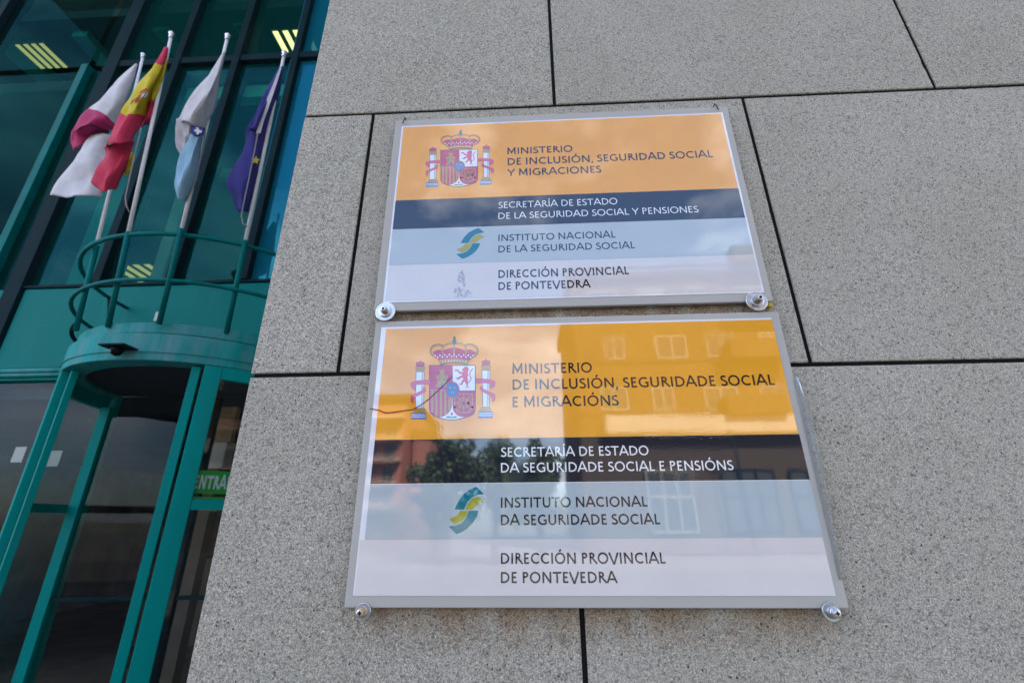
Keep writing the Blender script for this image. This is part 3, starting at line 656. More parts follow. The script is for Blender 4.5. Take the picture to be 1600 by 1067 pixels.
# ------------------------------------------------------------------ fasteners
def bolt(px, label, wr, mats, L_, rs, cross, tilt):
    c = on_y(px, SY); Y0 = SY-.0016
    t = thing('fixing_screw', label, 'screw', (c.x, Y0, c.z), group='screws holding the signs')
    mb = MB(); mb.lathe([(wr*.96, 0), (wr, .0004), (wr, .0018), (wr*.95, .0022)], (c.x, Y0+.0006, c.z)); mb.build('washer', M[mats[0]], t)
    mb = MB(); mb.lathe([(wr*.62, 0), (wr*.64, .0005), (wr*.62, .0022), (wr*.5, .0028)], (c.x+tilt[0]*.15, Y0-.0017, c.z+tilt[1]*.15)); mb.build('inner_washer', M[mats[1]], t)
    Q = (c.x+tilt[0]*.4, Y0-.0046, c.z+tilt[1]*.4)
    mb = MB(); mb.lathe([(rs*1.05, 0), (rs, .001), (rs*.93, L_*.4), (rs*.98, L_*.45), (rs*.9, L_*.55), (rs*.92, L_*.95), (rs*.8, L_)], Q, n=20); mb.build('sleeve', M[mats[2]], t)
    H = (Q[0]+tilt[0]*.3, Q[1]-L_-.00005, Q[2]+tilt[1]*.3)
    mb = MB(); mb.lathe([(rs*.74, 0), (rs*.72, .0012), (rs*.5, .0018)], H, n=18); hd = mb.build('screw_head', M[mats[3]], t)
    mb = MB(); y = H[1]-.00195
    if cross:
        mb.box((H[0]-rs*.42, y, H[2]-rs*.13), (H[0]+rs*.42, y+.0004, H[2]+rs*.13)); mb.box((H[0]-rs*.13, y-.00002, H[2]-rs*.42), (H[0]+rs*.13, y+.0004, H[2]+rs*.42))
    else: mb.lathe([(rs*.36, 0), (rs*.36, .0003)], (H[0], y+.00028, H[2]), n=14)
    mb.build('drive_recess', M['hole'], hd)
    return t
bolt((603, 488), 'steel washer and hollow screw under the upper sign, at its left corner', .0158, ('steel', 'steel', 'brass', 'steel'), .0065, .0052, False, (0, 0))
bolt((1181, 471.5), 'steel washer and hollow screw under the upper sign beside a yellow plug', .0160, ('steel', 'steel_blue', 'brass', 'steel'), .0082, .0056, False, (0, 0))
bolt((568, 955), 'rusty cross-head screw with washer below the left corner of the lower sign', .0100, ('steel_blue', 'steel', 'rusty', 'steel'), .0045, .0060, True, (-.001, 0))
bolt((1297, 955), 'grey cross-head screw with washer below the right corner of the lower sign', .0108, ('steel_blue', 'steel_blue', 'steel', 'steel'), .0058, .0056, True, (.001, 0))
c = on_y((1199, 479), WY)
mb = MB(); mb.lathe([(.0042, 0), (.0048, .003), (.0046, .007), (.003, .0085)], (c.x, WY-.0005, c.z), n=14)
tag(mb.build('wall_plug', M['yellow_plastic']), 'small yellow plastic plug in the wall beside the right washer', 'wall plug')
for px, lab, dx in (((637, 186), 'small bent wire hook over the top edge of the upper sign, left one', -.002), ((1111, 169), 'small bent wire hook over the top edge of the upper sign, right one', .003)):
    c = on_y(px, WY); zt = UP[3]
    mb = MB(); mb.tube([(c.x, WY+.004, zt+.0045), (c.x, WY-.006, zt+.0045), (c.x, SY-.0035, zt+.0040), (c.x+dx*.4, SY-.0048, zt-.001), (c.x+dx, SY-.0042, zt-.0085), (c.x+dx*1.7, SY-.0030, zt-.0105)], .0011, 8)
    tag(mb.build('wire_hook', M['wire']), lab, 'hook', 'wire hooks over the upper sign')

# ------------------------------------------------------------------ glazed entrance front
FY = 3.75; Z = lambda h: h+EYE
bld = thing('office_building', 'recessed teal glazed office front with spandrel panels left of the stone wall', 'building', (-4, FY, 0))
XR = XL+.03; XS = [-2.735, -3.465, -4.205, -4.985, -5.36, -6.1, -6.84, -7.58, -8.32]
mull = [-2.735, -3.465, -4.205, -5.02, -5.36, -6.9, -8.9]
ZS0, ZS1, ZT, ZTOP = Z(1.235), Z(2.13), Z(5.205), Z(9.5)
for x in mull:
    w = .075 if x in (-2.735,) else (.16 if x == -5.02 else .085)
    zb = ZS1+.02 if x > -5 else 0
    mb = MB(); mb.box((x-w/2, FY-.05, zb), (x+w/2, FY+.16, ZT if x == -5.36 else ZTOP), 0, .004); mb.build('mullion', M['rail'] if x == -5.36 else M['dark_alu'], bld)
mb = MB(); mb.box((-4.98, FY-.035, ZT-.05), (XR, FY+.12, ZT+.045)); mb.build('transom', M['dark_alu'], bld)
mb = MB(); mb.box((-4.94, FY-.03, ZS1-.005), (XR, FY+.12, ZS1+.02)); mb.build('transom', M['dark_alu'], bld)
# panes
pl = [(-2.697, XR, 'glass_sky')] + [(mull[i+1]+.0425, mull[i]-.0425, 'glass_up' if mull[i] > -5 else 'glass_dark') for i in range(len(mull)-1)]
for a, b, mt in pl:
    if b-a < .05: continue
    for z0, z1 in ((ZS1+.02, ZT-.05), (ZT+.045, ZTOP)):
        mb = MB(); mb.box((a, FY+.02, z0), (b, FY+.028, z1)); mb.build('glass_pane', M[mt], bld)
# blue strip painting in the reflection on the right mullion's side face
mb = MB(); mb.box((-2.80, FY-.02, ZS1+.03), (-2.775, FY+.10, ZTOP)); mb.build('mullion_side_sheen', paint('blue_side_sheen', (.012, .15, .22, 1), .3), bld)
# spandrel panel with rolled edges
mb = MB(); mb.box((-4.93, FY-.02, ZS0+.05), (XR, FY+.06, ZS1-.008), 0, .02); mb.build('spandrel_panel', M['teal_spandrel'], bld)
mb = MB(); mb.box((-6.9, FY-.02, ZS0+.05), (-5.11, FY+.06, ZS1-.008), 0, .02); mb.build('spandrel_panel', M['teal_spandrel'], bld)
mb = MB(); mb.tube([(-8.8, FY-.05, ZS0+.03), (XR, FY-.05, ZS0+.03)], .022, 10); mb.tube([(-8.8, FY-.055, ZS0-.012), (XR, FY-.055, ZS0-.012)], .017, 10); mb.build('sill_moulding', M['teal_worn'], bld)
mb = MB(); mb.box((-9, FY-.03, ZS0-.05), (XR, FY+.10, ZS0+.048)); mb.build('door_head', M['teal'], bld)
# ground floor glazing left and right of the drum
for a, b in ((-8.8, -6.2), (-6.1, -3.62), (-1.78, XR)):
    mb = MB(); mb.box((a, FY+.02, .08), (b, FY+.03, ZS0-.052)); mb.build('shop_pane', M['glass_door'], bld)
    for xx in (a, b-.07): 
        mb = MB(); mb.box((xx, FY-.03, .08), (xx+.07, FY+.018, ZS0-.052)); mb.build('shop_mullion', M['teal'], bld)
# floors, ceilings and walls inside
def inbox(name, a, b, mat): mb = MB(); mb.box(a, b); return mb.build(name, M[mat], bld)
inbox('first_floor_slab', (-9, FY+.13, Z(1.25)), (XR, 11.5, Z(1.9)), 'inner')
inbox('second_floor_slab', (-9, FY+.13, Z(5.0)), (XR, 11.5, Z(5.16)), 'ceil')
inbox('upper_ceiling', (-9, FY+.13, Z(6.35)), (XR, 11.5, Z(6.5)), 'ceil')
inbox('rear_wall', (-9, 11.52, 0), (XR, 11.7, ZTOP), 'inner'); inbox('side_wall', (-9.2, FY, 0), (-9.02, 11.7, ZTOP), 'inner'); inbox('side_wall', (XR+.002, FY+.2, 0), (XR+.2, 11.7, ZTOP), 'inner')
inbox('roof_slab', (-9.2, FY+.13, ZTOP+.01), (XR, 11.7, ZTOP+.3), 'inner')
inbox('ground_floor', (-9, FY+.03, .012), (XR, 11.5, .03), 'inner2')
inbox('lobby_ceiling', (-9, FY+.13, Z(1.05)), (XR, 11.5, Z(1.16)), 'ceil')
inbox('added_soffit', (-9.2, .62, ZTOP+.012), (XL-.003, FY+.125, ZTOP+.3), 'soffit')  # unseen overhang, added to darken the reflections in the upper panes
# teal beams running into the depth under the upper ceiling and first-floor ceiling
for x, w, h in ((-8.3, .16, 6.25), (-7.25, .28, 6.2), (-6.15, .22, 6.25), (-5.0, .2, 6.28), (-3.9, .14, 6.3)):
    inbox('ceiling_beam', (x-w/2, FY+.3, Z(h)), (x+w/2, 10.5, Z(6.348)), 'beam')
for y, za, zb_ in ((3.93, 4.80, 4.998), (5.3, 4.84, 4.998), (6.6, 4.80, 4.998)):
    inbox('ceiling_bar', (-4.9, y, Z(za)), (XR-.1, y+.12, Z(zb_)), 'bar')
inbox('inner_column', (-4.55, 4.6, Z(1.9)), (-4.40, 4.75, Z(4.99)), 'panel_pale')
inbox('inner_column', (-6.55, 5.4, Z(1.9)), (-6.15, 5.8, Z(4.99)), 'beam')
# fluorescent fittings
def fitting(cx, cy, z, w, d, n, label, mat):
    t = thing('ceiling_light', label, 'ceiling light', (cx, cy, z), 'fluorescent fittings behind the glazing')
    mb = MB(); mb.box((cx-w/2, cy-d/2, z), (cx+w/2, cy+d/2, z+.02)); mb.build('housing', M['ceil'], t)
    for i in range(n):
        x = cx-w/2+(i+.5)*w/n; mb = MB(); mb.box((x-w/n*.26, cy-d/2+.02, z-.014), (x+w/n*.26, cy+d/2-.02, z-.002), 0, .004); mb.build('tube', M[mat], t)
def fix_at(pxc, hz): p = on_z(pxc, Z(hz)); return p
p = fix_at((458, 68), 6.20); fitting(p.x+.05, p.y+.02, Z(6.20), .56, .44, 4, 'bright four-tube ceiling light behind the glass beside the stone wall', 'tubes')
p = fix_at((66, 88), 6.16); fitting(p.x, p.y, Z(6.16), .46, .40, 4, 'dim four-tube ceiling light behind the glass at the upper left', 'tubes2')
p = fix_at((226, 428), 4.90); fitting(p.x, p.y, Z(4.90), .95, .8, 4, 'low far ceiling light seen through the glass just above the canopy', 'tubes2')
# lobby contents
p = on_y((256, 644), 5.3); inbox('pale_bulkhead', (p.x-.33, 5.3, p.z-.11), (p.x+.9, 5.36, p.z+.11), 'panel_pale')
inbox('reception_desk', (-5.6, 7.0, .03), (-3.2, 7.6, 1.1), 'inner2'); inbox('lobby_column', (-3.05, 5.6, .03), (-2.8, 5.85, Z(1.05)), 'tan')
inbox('lobby_partition', (-7.6, 5.2, .03), (-6.3, 5.26, 2.2), 'panel_pale')

# ------------------------------------------------------------------ revolving door drum
DC = (-2.70, 3.70); RD = 1.0
drum = thing('revolving_door', 'teal drum-shaped revolving door with a curved canopy below the flags', 'revolving door', (DC[0], DC[1], 0))
zb0, zb1, zr = Z(.986), Z(1.177), Z(1.267)
mb = MB(); mb.arc_wall(DC, .86, 1.003, R(180), R(360), zb0, zb1, 72); mb.build('canopy_fascia', M['teal_worn'], drum, .006)
mb = MB(); mb.arc_wall(DC, .80, .972, R(180), R(360), zb1+.012, zr, 72); mb.build('canopy_rim', M['teal_worn'], drum, .006)
mb = MB(); mb.arc_wall(DC, .80, .955, R(180), R(360), zb1, zb1+.012, 72); mb.build('rim_groove', M['dark_alu'], drum)
mb = MB(); mb.arc_wall(DC, 1.003, 1.010, R(180), R(360), zb0+.055, zb0+.062, 72); mb.build('fascia_bead', M['teal_worn'], drum)
mb = MB(); mb.arc_wall(DC, .02, .86, R(180), R(360), zb0+.03, zb0+.05, 48); mb.build('drum_ceiling', M['soffit'], drum)
mb = MB(); mb.arc_wall(DC, .02, .80, R(180), R(360), zr-.03, zr-.01, 48); mb.build('drum_roof', M['teal_worn'], drum)
def ang(px, z):
    p = on_z(px, z); return math.atan2(p.y-DC[1], p.x-DC[0])
aL, aR_ = R(-127.5), R(-57.5)
for a, w0 in ((aL, .10), (aR_, .105)):
    mb = MB(); h = w0/2/RD; mb.arc_wall(DC, .955, 1.0, a-h, a+h, .03, zb0-.002, 6); mb.build('jamb', M['teal'], drum, .004)
for a, w0, r1 in ((aL+R(7.5), .03, .965), (aR_-R(6.0), .055, .965)):
    mb = MB(); h = w0/2/RD; mb.arc_wall(DC, .925, r1, a-h, a+h, .03, zb0-.01, 4); mb.build('inner_jamb', M['teal'], drum, .003)
    
for a0, a1 in ((aR_+.0535, R(0)), (R(-180), aL-.052)):
    mb = MB(); mb.arc_wall(DC, .975, .983, a0, a1, .12, zb0-.09, 40); mb.build('curved_glass', M['glass_door'], drum)
    mb = MB(); mb.arc_wall(DC, .95, 1.0, a0, a1, zb0-.088, zb0-.002, 40); mb.build('glass_head', M['teal'], drum)
    mb = MB(); mb.arc_wall(DC, .955, .998, a0, a1, 1.665, 1.725, 40); mb.build('glass_rail', M['teal'], drum)
    mb = MB(); mb.arc_wall(DC, .95, 1.0, a0, a1, .03, .118, 40); mb.build('glass_base', M['teal'], drum)
# wings
def wing(angle, z1, mat='teal'):
    d = Vector((math.cos(angle), math.sin(angle), 0)); n = Vector((-d.y, d.x, 0)); c0 = Vector((DC[0], DC[1], 0))
    def bar(r0, r1, z0, z1_, th, name, mt):
        mb = MB(); P = [c0+d*r0-n*th, c0+d*r1-n*th, c0+d*r1+n*th, c0+d*r0+n*th]
        mb.add([(q.x, q.y, z0) for q in P]+[(q.x, q.y, z1_) for q in P], [(0, 3, 2, 1), (4, 5, 6, 7), (0, 1, 5, 4), (1, 2, 6, 5), (2, 3, 7, 6), (3, 0, 4, 7)])
        return mb.build(name, M[mt], drum)
    w = bar(.86, .94, .06, z1, .03, 'wing_stile', 'teal'); bar(.05, .858, .16, z1-.08, .004, 'wing_glass', 'glass_door')
    bar(.05, .858, .06, .158, .02, 'wing_rail', 'dark_alu'); bar(.05, .858, 1.06, 1.085, .02, 'wing_rail', 'dark_alu')
ws = on_z((134, 637), Z(.90)); wa = math.atan2(ws.y-DC[1], ws.x-DC[0])
for k in range(2): wing(wa+k*math.pi, Z(.90))
mb = MB(); mb.tube([(DC[0], DC[1], .03), (DC[0], DC[1], zb0)], .045, 14); mb.build('pivot_post', M['dark_alu'], drum)
# railing on the canopy
rail = thing('balcony_railing', 'teal tubular railing curving round the top of the revolving door canopy', 'railing', (DC[0], DC[1], zr))
def ring(r, z, a0, a1, n=40): return [(DC[0]+r*math.cos(R(a0+(a1-a0)*i/n)), DC[1]+r*math.sin(R(a0+(a1-a0)*i/n)), z) for i in range(n+1)]
for r, h, nm, tr_ in ((1.116, 1.883, 'top_rail', .0155), (1.08, 1.537, 'middle_rail', .0145)):
    mb = MB(); mb.tube(ring(r, Z(h), 170, 365), tr_, 10); mb.build(nm, M['rail'], rail)
mb = MB(); mb.tube(ring(1.02, Z(1.32), 176, 236, 20), .014, 8); mb.build('lower_rail', M['dark_alu'], rail)
POLES = []
rl = [(150, 388), (200, 367), (283, 362), (383, 380)]; bs = [(120, 510), (170, 505), (250, 500), (355, 515)]; tp = [(216, 88), (266, 60), (352, 62), (443, 90)]
for r_, b_, t_ in zip(rl, bs, tp):
    A = on_z(b_, Z(1.267)); B = on_z(r_, Z(1.883)); u = (B-A).normalized(); d = ray(t_).normalized(); e = Vector((0, 0, EYE))
    # nearest point of the post line to the line of sight of its finial
    w0 = A-e; bb = u.dot(d); s_ = (bb*d.dot(w0)-u.dot(w0))/(1-bb*bb); T_ = A+u*s_
    POLES.append((A, B, T_, u))
    mb = MB(); mb.tube([A-u*.03, B+u*.02], .0175, 10); mb.build('post', M['rail'], rail)
for a in (150, 345):
    mb = MB(); mb.tube([(DC[0]+.93*math.cos(R(a+40)), DC[1]+.93*math.sin(R(a+40)), zr-.02), (DC[0]+1.1*math.cos(R(a+40)), DC[1]+1.1*math.sin(R(a+40)), Z(1.883))], .02, 8); mb.build('post', M['dark_alu'], rail)
mb = MB(); px = on_z((247, 497), Z(1.3)); mb.box((px.x-.012, px.y-.02, px.z-.03), (px.x+.012, px.y+.005, px.z+.04), 0, .004); mb.build('junction_box', M['panel_pale'], rail)
# dome camera
_d = ray((184, 543)); _h = math.hypot(_d.x, _d.y); _a = _d.x**2+_d.y**2; _b = -2*(_d.x*DC[0]+_d.y*DC[1]); _c = DC[0]**2+DC[1]**2-1.06**2
_t = (-_b-math.sqrt(_b*_b-4*_a*_c))/(2*_a); cc = Vector((_d.x*_t, _d.y*_t, _d.z*_t+EYE))
cct = thing('security_camera', 'dark dome security camera under a square plate on the canopy fascia', 'security camera', cc)
mb = MB(); mb.box((cc.x-.085, cc.y-.055, cc.z), (cc.x+.085, cc.y+.075, cc.z+.010)); mb.build('mounting_plate', M['dark_alu'], cct)
mb = MB(); mb.lathe([(.030, 0), (.036, -.012), (.036, -.022), (.031, -.038), (.02, -.05), (.006, -.055)], cc-Vector((0, 0, .001)), 'Z', 20); mb.build('dome', M['dome'], cct)
# ENTRADA board behind the curved glass
EB = thing('entrance_board', 'green entrance board with pale letters behind the curved glass beside the wall', 'sign', (DC[0]+.7, DC[1]-.6, 1.85))
za, zb_ = 1.79, 2.03
def cyl_pt(px, r):
    d = ray(px); o = Vector((0, 0, EYE)); a = d.x**2+d.y**2; b = 2*(d.x*(o.x-DC[0])+d.y*(o.y-DC[1])); c = (o.x-DC[0])**2+(o.y-DC[1])**2-r*r
    D_ = b*b-4*a*c
    if D_ < 0: return None
    t = (-b-math.sqrt(D_))/(2*a); q = o+d*t; return math.atan2(q.y-DC[1], q.x-DC[0]), q.z
c0 = cyl_pt((300, 755), .96); c1 = cyl_pt((356, 750), .96); zt_ = cyl_pt((325, 735), .96)[1]; zb2 = cyl_pt((325, 771), .96)[1]; ztx = cyl_pt((330, 743), .95)[1]; zbx = cyl_pt((330, 764), .95)[1]
mb = MB(); mb.arc_wall(DC, .958, .962, c0[0]-.05, R(-4), zb2, zt_, 30); mb.build('board', M['green'], EB)
mb = MB(); mb.arc_wall(DC, .956, .9585, c0[0]-.05, R(-4), zb2-.05, zb2-.02, 30); mb.build('bright_strip', M['lime'], EB)
pitch = (c1[0]-c0[0])
mb = text_mesh('ENTRADA', 0, pitch*7/5*.96, zbx, ztx-zbx, 0, .22, lambda x, y, z: (DC[0]+(.9635-y)*math.cos(c0[0]+.012+x), DC[1]+(.9635-y)*math.sin(c0[0]+.012+x), z))
mb.build('lettering', M['letter'], EB)
ds = thing('display_stand', 'tan lobby stand with a white box below, seen beside the green entrance board', 'stand', (-1.9, 4.3, .03))
a_ = on_y((349, 598), 4.3); b_ = on_y((328, 690), 4.3); c_ = on_y((345, 735), 4.3)
mb = MB(); mb.box((b_.x, 4.3, b_.z), (b_.x+.20, 4.36, a_.z)); mb.build('board', M['tan'], ds)
mb = MB(); mb.box((b_.x-.06, 4.26, c_.z+.02), (b_.x+.20, 4.40, b_.z-.004), 0, .01); mb.build('box', M['panel_pale'], ds)
mb = MB(); mb.box((b_.x-.02, 4.28, .03), (b_.x+.16, 4.38, c_.z+.018)); mb.build('base', M['inner2'], ds)
# notices on the glass
for px, sz, lab in (((29, 710), (.10, .13), 'white paper notice on the glass left of the door jamb'), ((84, 716), (.12, .14), 'white paper notice between the left jambs of the revolving door')):
    p = on_y(px, 4.05 if px[0] > 50 else FY+.045); mb = MB(); mb.box((p.x-sz[0]/2, p.y, p.z-sz[1]/2), (p.x+sz[0]/2, p.y+.002, p.z+sz[1]/2)); tag(mb.build('paper_notice', M['panel_pale']), lab, 'notice')

# ------------------------------------------------------------------ flagpoles and flags
plabs = ['white flagpole carrying the white and crimson flag', 'white flagpole carrying the red and yellow flag', 'white flagpole carrying the white and pale blue flag', 'white flagpole carrying the dark blue starred flag']
for (A, B, T_, u), lab in zip(POLES, plabs):
    t = thing('flagpole', lab, 'flagpole', B, 'flagpoles on the canopy railing')
    mb = MB(); mb.tube([B+u*.022, B+(T_-B)*.5, T_], [.0135, .0125, .0105], 12); mb.build('pole', M['pole'], t)
    mb = MB(); mb.tube([T_+u*.001, T_+u*.012, T_+u*.02, T_+u*.035, T_+u*.05, T_+u*.056], [.010, .018, .012, .022, .018, .004], 12); mb.build('finial', M['chrome'], t)
def cloth(name, c, sheen=.3):
    mt, nt, p = newmat(name); l = nt.links.new; g = node(nt, 'ShaderNodeNewGeometry')
    n = node(nt, 'ShaderNodeTexNoise', {'Scale': 16, 'Detail': 4}); l(g.outputs['Position'], n.inputs['Vector'])
    r = ramp(nt, [(.3, tuple(x*.86 for x in c)), (.7, c)]); l(n.outputs['Fac'], r.inputs['Fac']); l(r.outputs['Color'], p.inputs['Base Color'])
    p.inputs['Roughness'].default_value = .75; p.inputs['Specular IOR Level'].default_value = .2
    b = node(nt, 'ShaderNodeBump', {'Strength': .35, 'Distance': .02}); l(n.outputs['Fac'], b.inputs['Height']); l(b.outputs[0], p.inputs['Normal'])
    return mt
FM = {'w': cloth('white_cloth', (.60, .58, .60)), 'r': cloth('red_cloth', (.55, .035, .085)), 'y': cloth('yellow_cloth', (.60, .47, .03)), 'b': cloth('navy_cloth', (.048, .044, .23)),
      'lb': cloth('pale_blue_cloth', (.26, .44, .58)), 'm': cloth('crimson_cloth', (.42, .03, .12)), 'p': cloth('purple_cloth', (.05, .02, .09)), 'db': cloth('dark_blue_cloth', (.02, .05, .20))}
FK = list(FM)
def on_pole(i, px, off=0.0):
    """point of the hanging cloth: the leaning plane through pole i (parallel to X), off metres nearer the street"""
    A, B, T_, u = POLES[i]; k = u.y/u.z; d = ray(px)
    t = (A.y-off + k*(EYE-A.z))/(d.y-k*d.z); return Vector((d.x*t, d.y*t, d.z*t+EYE))
def flag(i, label, panels, extra=None):
    t = thing('flag', label, 'flag', POLES[i][2], 'flags hanging from the canopy railing poles')
    mb = MB()
    for rows_, cols in panels:
        # rows_: list of (list of (px,py,off)); spline each way
        nC = len(rows_[0]); P = np.array([[tuple(on_pole(i, (q[0], q[1]), q[2] if len(q) > 2 else 0)) for q in rw] for rw in rows_])
        def cat(a, n):
            out = []; 
            for k in range(len(a)-1):
                p0, p1, p2, p3 = a[max(k-1, 0)], a[k], a[k+1], a[min(k+2, len(a)-1)]
                for j in range(n):
                    s = j/n; out.append(.5*(2*p1+(p2-p0)*s+(2*p0-5*p1+4*p2-p3)*s*s+(3*p1-p0-3*p2+p3)*s**3))
            out.append(a[-1]); return np.array(out)
        n = 5; G = cat(P, n); G = np.array([cat(r, 5) for r in G]); nr, nc = G.shape[:2]
        for a in range(nr):
            for b in range(nc): G[a, b, 1] += (.012*math.sin(b*.9+a*.25+i)+.007*math.sin(b*1.7-a*.5+2*i))*min(1, a/6)
        base = len(mb.v); vs = [tuple(G[a, b]) for a in range(nr) for b in range(nc)]
        for a in range(nr-1):
            cidx = FK.index(cols[min(a//n, len(cols)-1)])
            mb.add([], [], 0)
            pass
        fs = []; mats = []
        b0 = len(mb.v); mb.v += vs
        for a in range(nr-1):
            for b in range(nc-1):
                mb.f.append((b0+a*nc+b, b0+a*nc+b+1, b0+(a+1)*nc+b+1, b0+(a+1)*nc+b)); mb.m.append(FK.index(cols[min(a//n, len(cols)-1)])); mb.sm.append(True)
    o = mb.build('cloth', [FM[k] for k in FK], t, recalc=False)
    s = o.modifiers.new('thick', 'SOLIDIFY'); s.thickness = .004; s.offset = 0
    if extra: extra(t, i)
    return t
def flat(t, i, name, polys, mat, off):
    mb = MB()
    for P in polys: mb.add([tuple(on_pole(i, p, off)) for p in P]+[tuple(on_pole(i, p, off-.006)) for p in P], [tuple(range(len(P)))] + [(j, len(P)+j, len(P)+(j+1) % len(P), (j+1) % len(P)) for j in range(len(P))])
    return mb.build(name, mat, t)
def rope(t, i, pts, off=.06):
    mb = MB(); mb.tube([on_pole(i, p, off) for p in pts], .0045, 6); mb.build('halyard', M['rope'], t)
flag(0, 'white flag with a crimson stripe hanging furthest left', [
    ([[(212, 100, .0), (213, 100, .02), (215, 101, 0)], [(179, 128, .02), (195, 130, .07), (208, 129, 0)], [(160, 150, .04), (180, 155, .1), (199, 161, 0)], [(141, 172, .06), (160, 176, .12), (181, 196, .0)], [(125, 187, .06), (150, 186, .13), (178, 199, .02)], [(112, 206, .03), (137, 196, .12), (173, 204, .02)]], ['w', 'w', 'w', 'm', 'm']),
    ([[(112, 205, .02), (137, 196, .09), (170, 203, 0)], [(110, 222, -.02), (128, 212, .0), (168, 209, -.05)], [(115, 240, -.02), (126, 226, .0), (143, 211, -.05)]], ['m', 'm']),
    ([[(143, 211, -.02), (160, 209, .04), (178, 212, -.02)], [(128, 228, 0), (150, 232, .05), (175, 232, -.04)], [(113, 250, .02), (140, 256, .07), (168, 255, -.02)], [(95, 281, .03), (130, 283, .05), (161, 283, 0)], [(80, 306, .03), (118, 307, .08), (157, 307, 0)]], ['w']),
    ([[(143, 202, -.05), (155, 200, -.04), (169, 203, -.05)], [(141, 212, -.06), (155, 211, -.05), (168, 211, -.06)]], ['p'])])
def esp(t, i):
    C0 = (219, 152); ux, uy = (.92, -.40), (-.50, .86)          # crest axes as the folded cloth carries them
    q = lambda a, b: (C0[0]+a*ux[0]+b*uy[0], C0[1]+a*ux[1]+b*uy[1])
    flat(t, i, 'emblem', [[q(-7, -6), q(7, -6), q(7, 5), q(4, 9), q(0, 11), q(-4, 9), q(-7, 5)]], M_flag_red, .122)
    flat(t, i, 'emblem_quarter', [[q(.6, -5), q(6.2, -5), q(6.2, 1.5), q(.6, 1.5)]], FM['w'], .124)
    flat(t, i, 'emblem_castle', [[q(-5, 0), q(-5, -3), q(-4, -4.4), q(-2.2, -4.4), q(-1.4, -3), q(-1.4, 0)], [q(-6, 3), q(-4.9, 3), q(-4.9, 7), q(-6, 5.5)], [q(-3.8, 3), q(-2.7, 3), q(-2.7, 8.6), q(-3.8, 8)], [q(-1.6, 3), q(-.6, 3), q(-.6, 9.6), q(-1.6, 9)], [q(1.6, 3.4), q(5.6, 3.4), q(5.4, 6), q(3.6, 8), q(1.8, 8)]], M_flag_or, .1245)
    flat(t, i, 'emblem_crown', [[q(-6, -8), q(-7.4, -12), q(-4, -14.4), q(0, -15.4), q(4, -14.4), q(7.4, -12), q(6, -8)]], M_flag_red, .123)
    flat(t, i, 'emblem_crown_band', [[q(-6, -7), q(-6.4, -9.6), q(6.4, -9.6), q(6, -7)], [q(-.8, -9.8), q(-.8, -16.4), q(.8, -16.4), q(.8, -9.8)]], M_flag_or, .125)
    flat(t, i, 'emblem_pillar', [[q(-12, -4), q(-9.6, -4), q(-9.6, 8), q(-12, 8)], [q(9.6, -4), q(12, -4), q(12, 6), q(9.6, 6)]], FM['lb'], .123)
    flat(t, i, 'emblem_ribbon', [[q(-14, 0), q(-7, -2), q(-7, .4), q(-14, 2.6)], [q(-14, 4.6), q(-8, 2.6), q(-8, 4.6), q(-14, 7)]], M_flag_red, .125)
    rope(t, i, [(221, 200), (213, 232), (204, 272), (196, 308), (197, 320), (202, 332)])
M_flag_red = cloth('crest_red', (.45, .05, .05)); M_flag_or = cloth('crest_orange', (.55, .22, .03))
flag(1, 'red and yellow flag with a crest hanging second from the left', [
    ([[(257, 74, 0), (260, 74, .02), (264, 74, 0)], [(240, 103, .02), (250, 101, .08), (260, 98, 0)], [(219, 133, .03), (232, 131, .11), (247, 128, .0)], [(199, 162, .03), (215, 164, .11), (233, 159, .0)], [(190, 178, .03), (206, 180, .1), (226, 178, 0)], [(169, 212, .05), (190, 210, .13), (217, 203, .02)], [(161, 231, .06), (184, 223, .15), (211, 221, .03)]], ['r', 'y', 'y', 'y', 'r', 'r']),
    ([[(162, 230, .02), (184, 223, .09), (211, 221, .0)], [(164, 243, .0), (184, 240, .04), (208, 236, -.02)], [(152, 266, .02), (174, 262, .07), (197, 258, 0)], [(144, 285, .03), (164, 284, .08), (187, 280, 0)], [(152, 294, .02), (163, 301, .06), (181, 292, 0)]], ['r']),
    ([[(257, 92, -.02), (260, 93, .03), (262, 94, 0)], [(244, 130, -.04), (249, 129, .03), (254, 128, .0)], [(230, 160, -.04), (236, 157, .03), (242, 156, 0)], [(222, 180, -.05), (230, 184, .02), (239, 184, .0)], [(217, 196, -.07), (222, 199, -.02), (234, 192, -.03)]], ['y', 'y', 'r', 'm']),
    ([[(205, 240, -.06), (208, 238, -.04), (210, 240, -.06)], [(196, 258, -.07), (202, 258, -.04), (206, 262, -.06)], [(191, 270, -.07), (196, 273, -.05), (203, 266, -.06)]], ['y'])], esp)
def gal(t, i):
    flat(t, i, 'emblem', [[(301, 197), (318, 200), (317, 213), (299, 210)]], FM['db'], .10)
    flat(t, i, 'emblem_cross', [[(306, 199), (310, 200), (311, 203), (316, 205), (315, 208), (311, 208), (310, 211), (307, 210), (307, 207), (303, 205), (304, 202), (307, 203)]], FM['w'], .107)
    rope(t, i, [(321, 200), (319, 222), (310, 262), (303, 290), (291, 314)], .02)
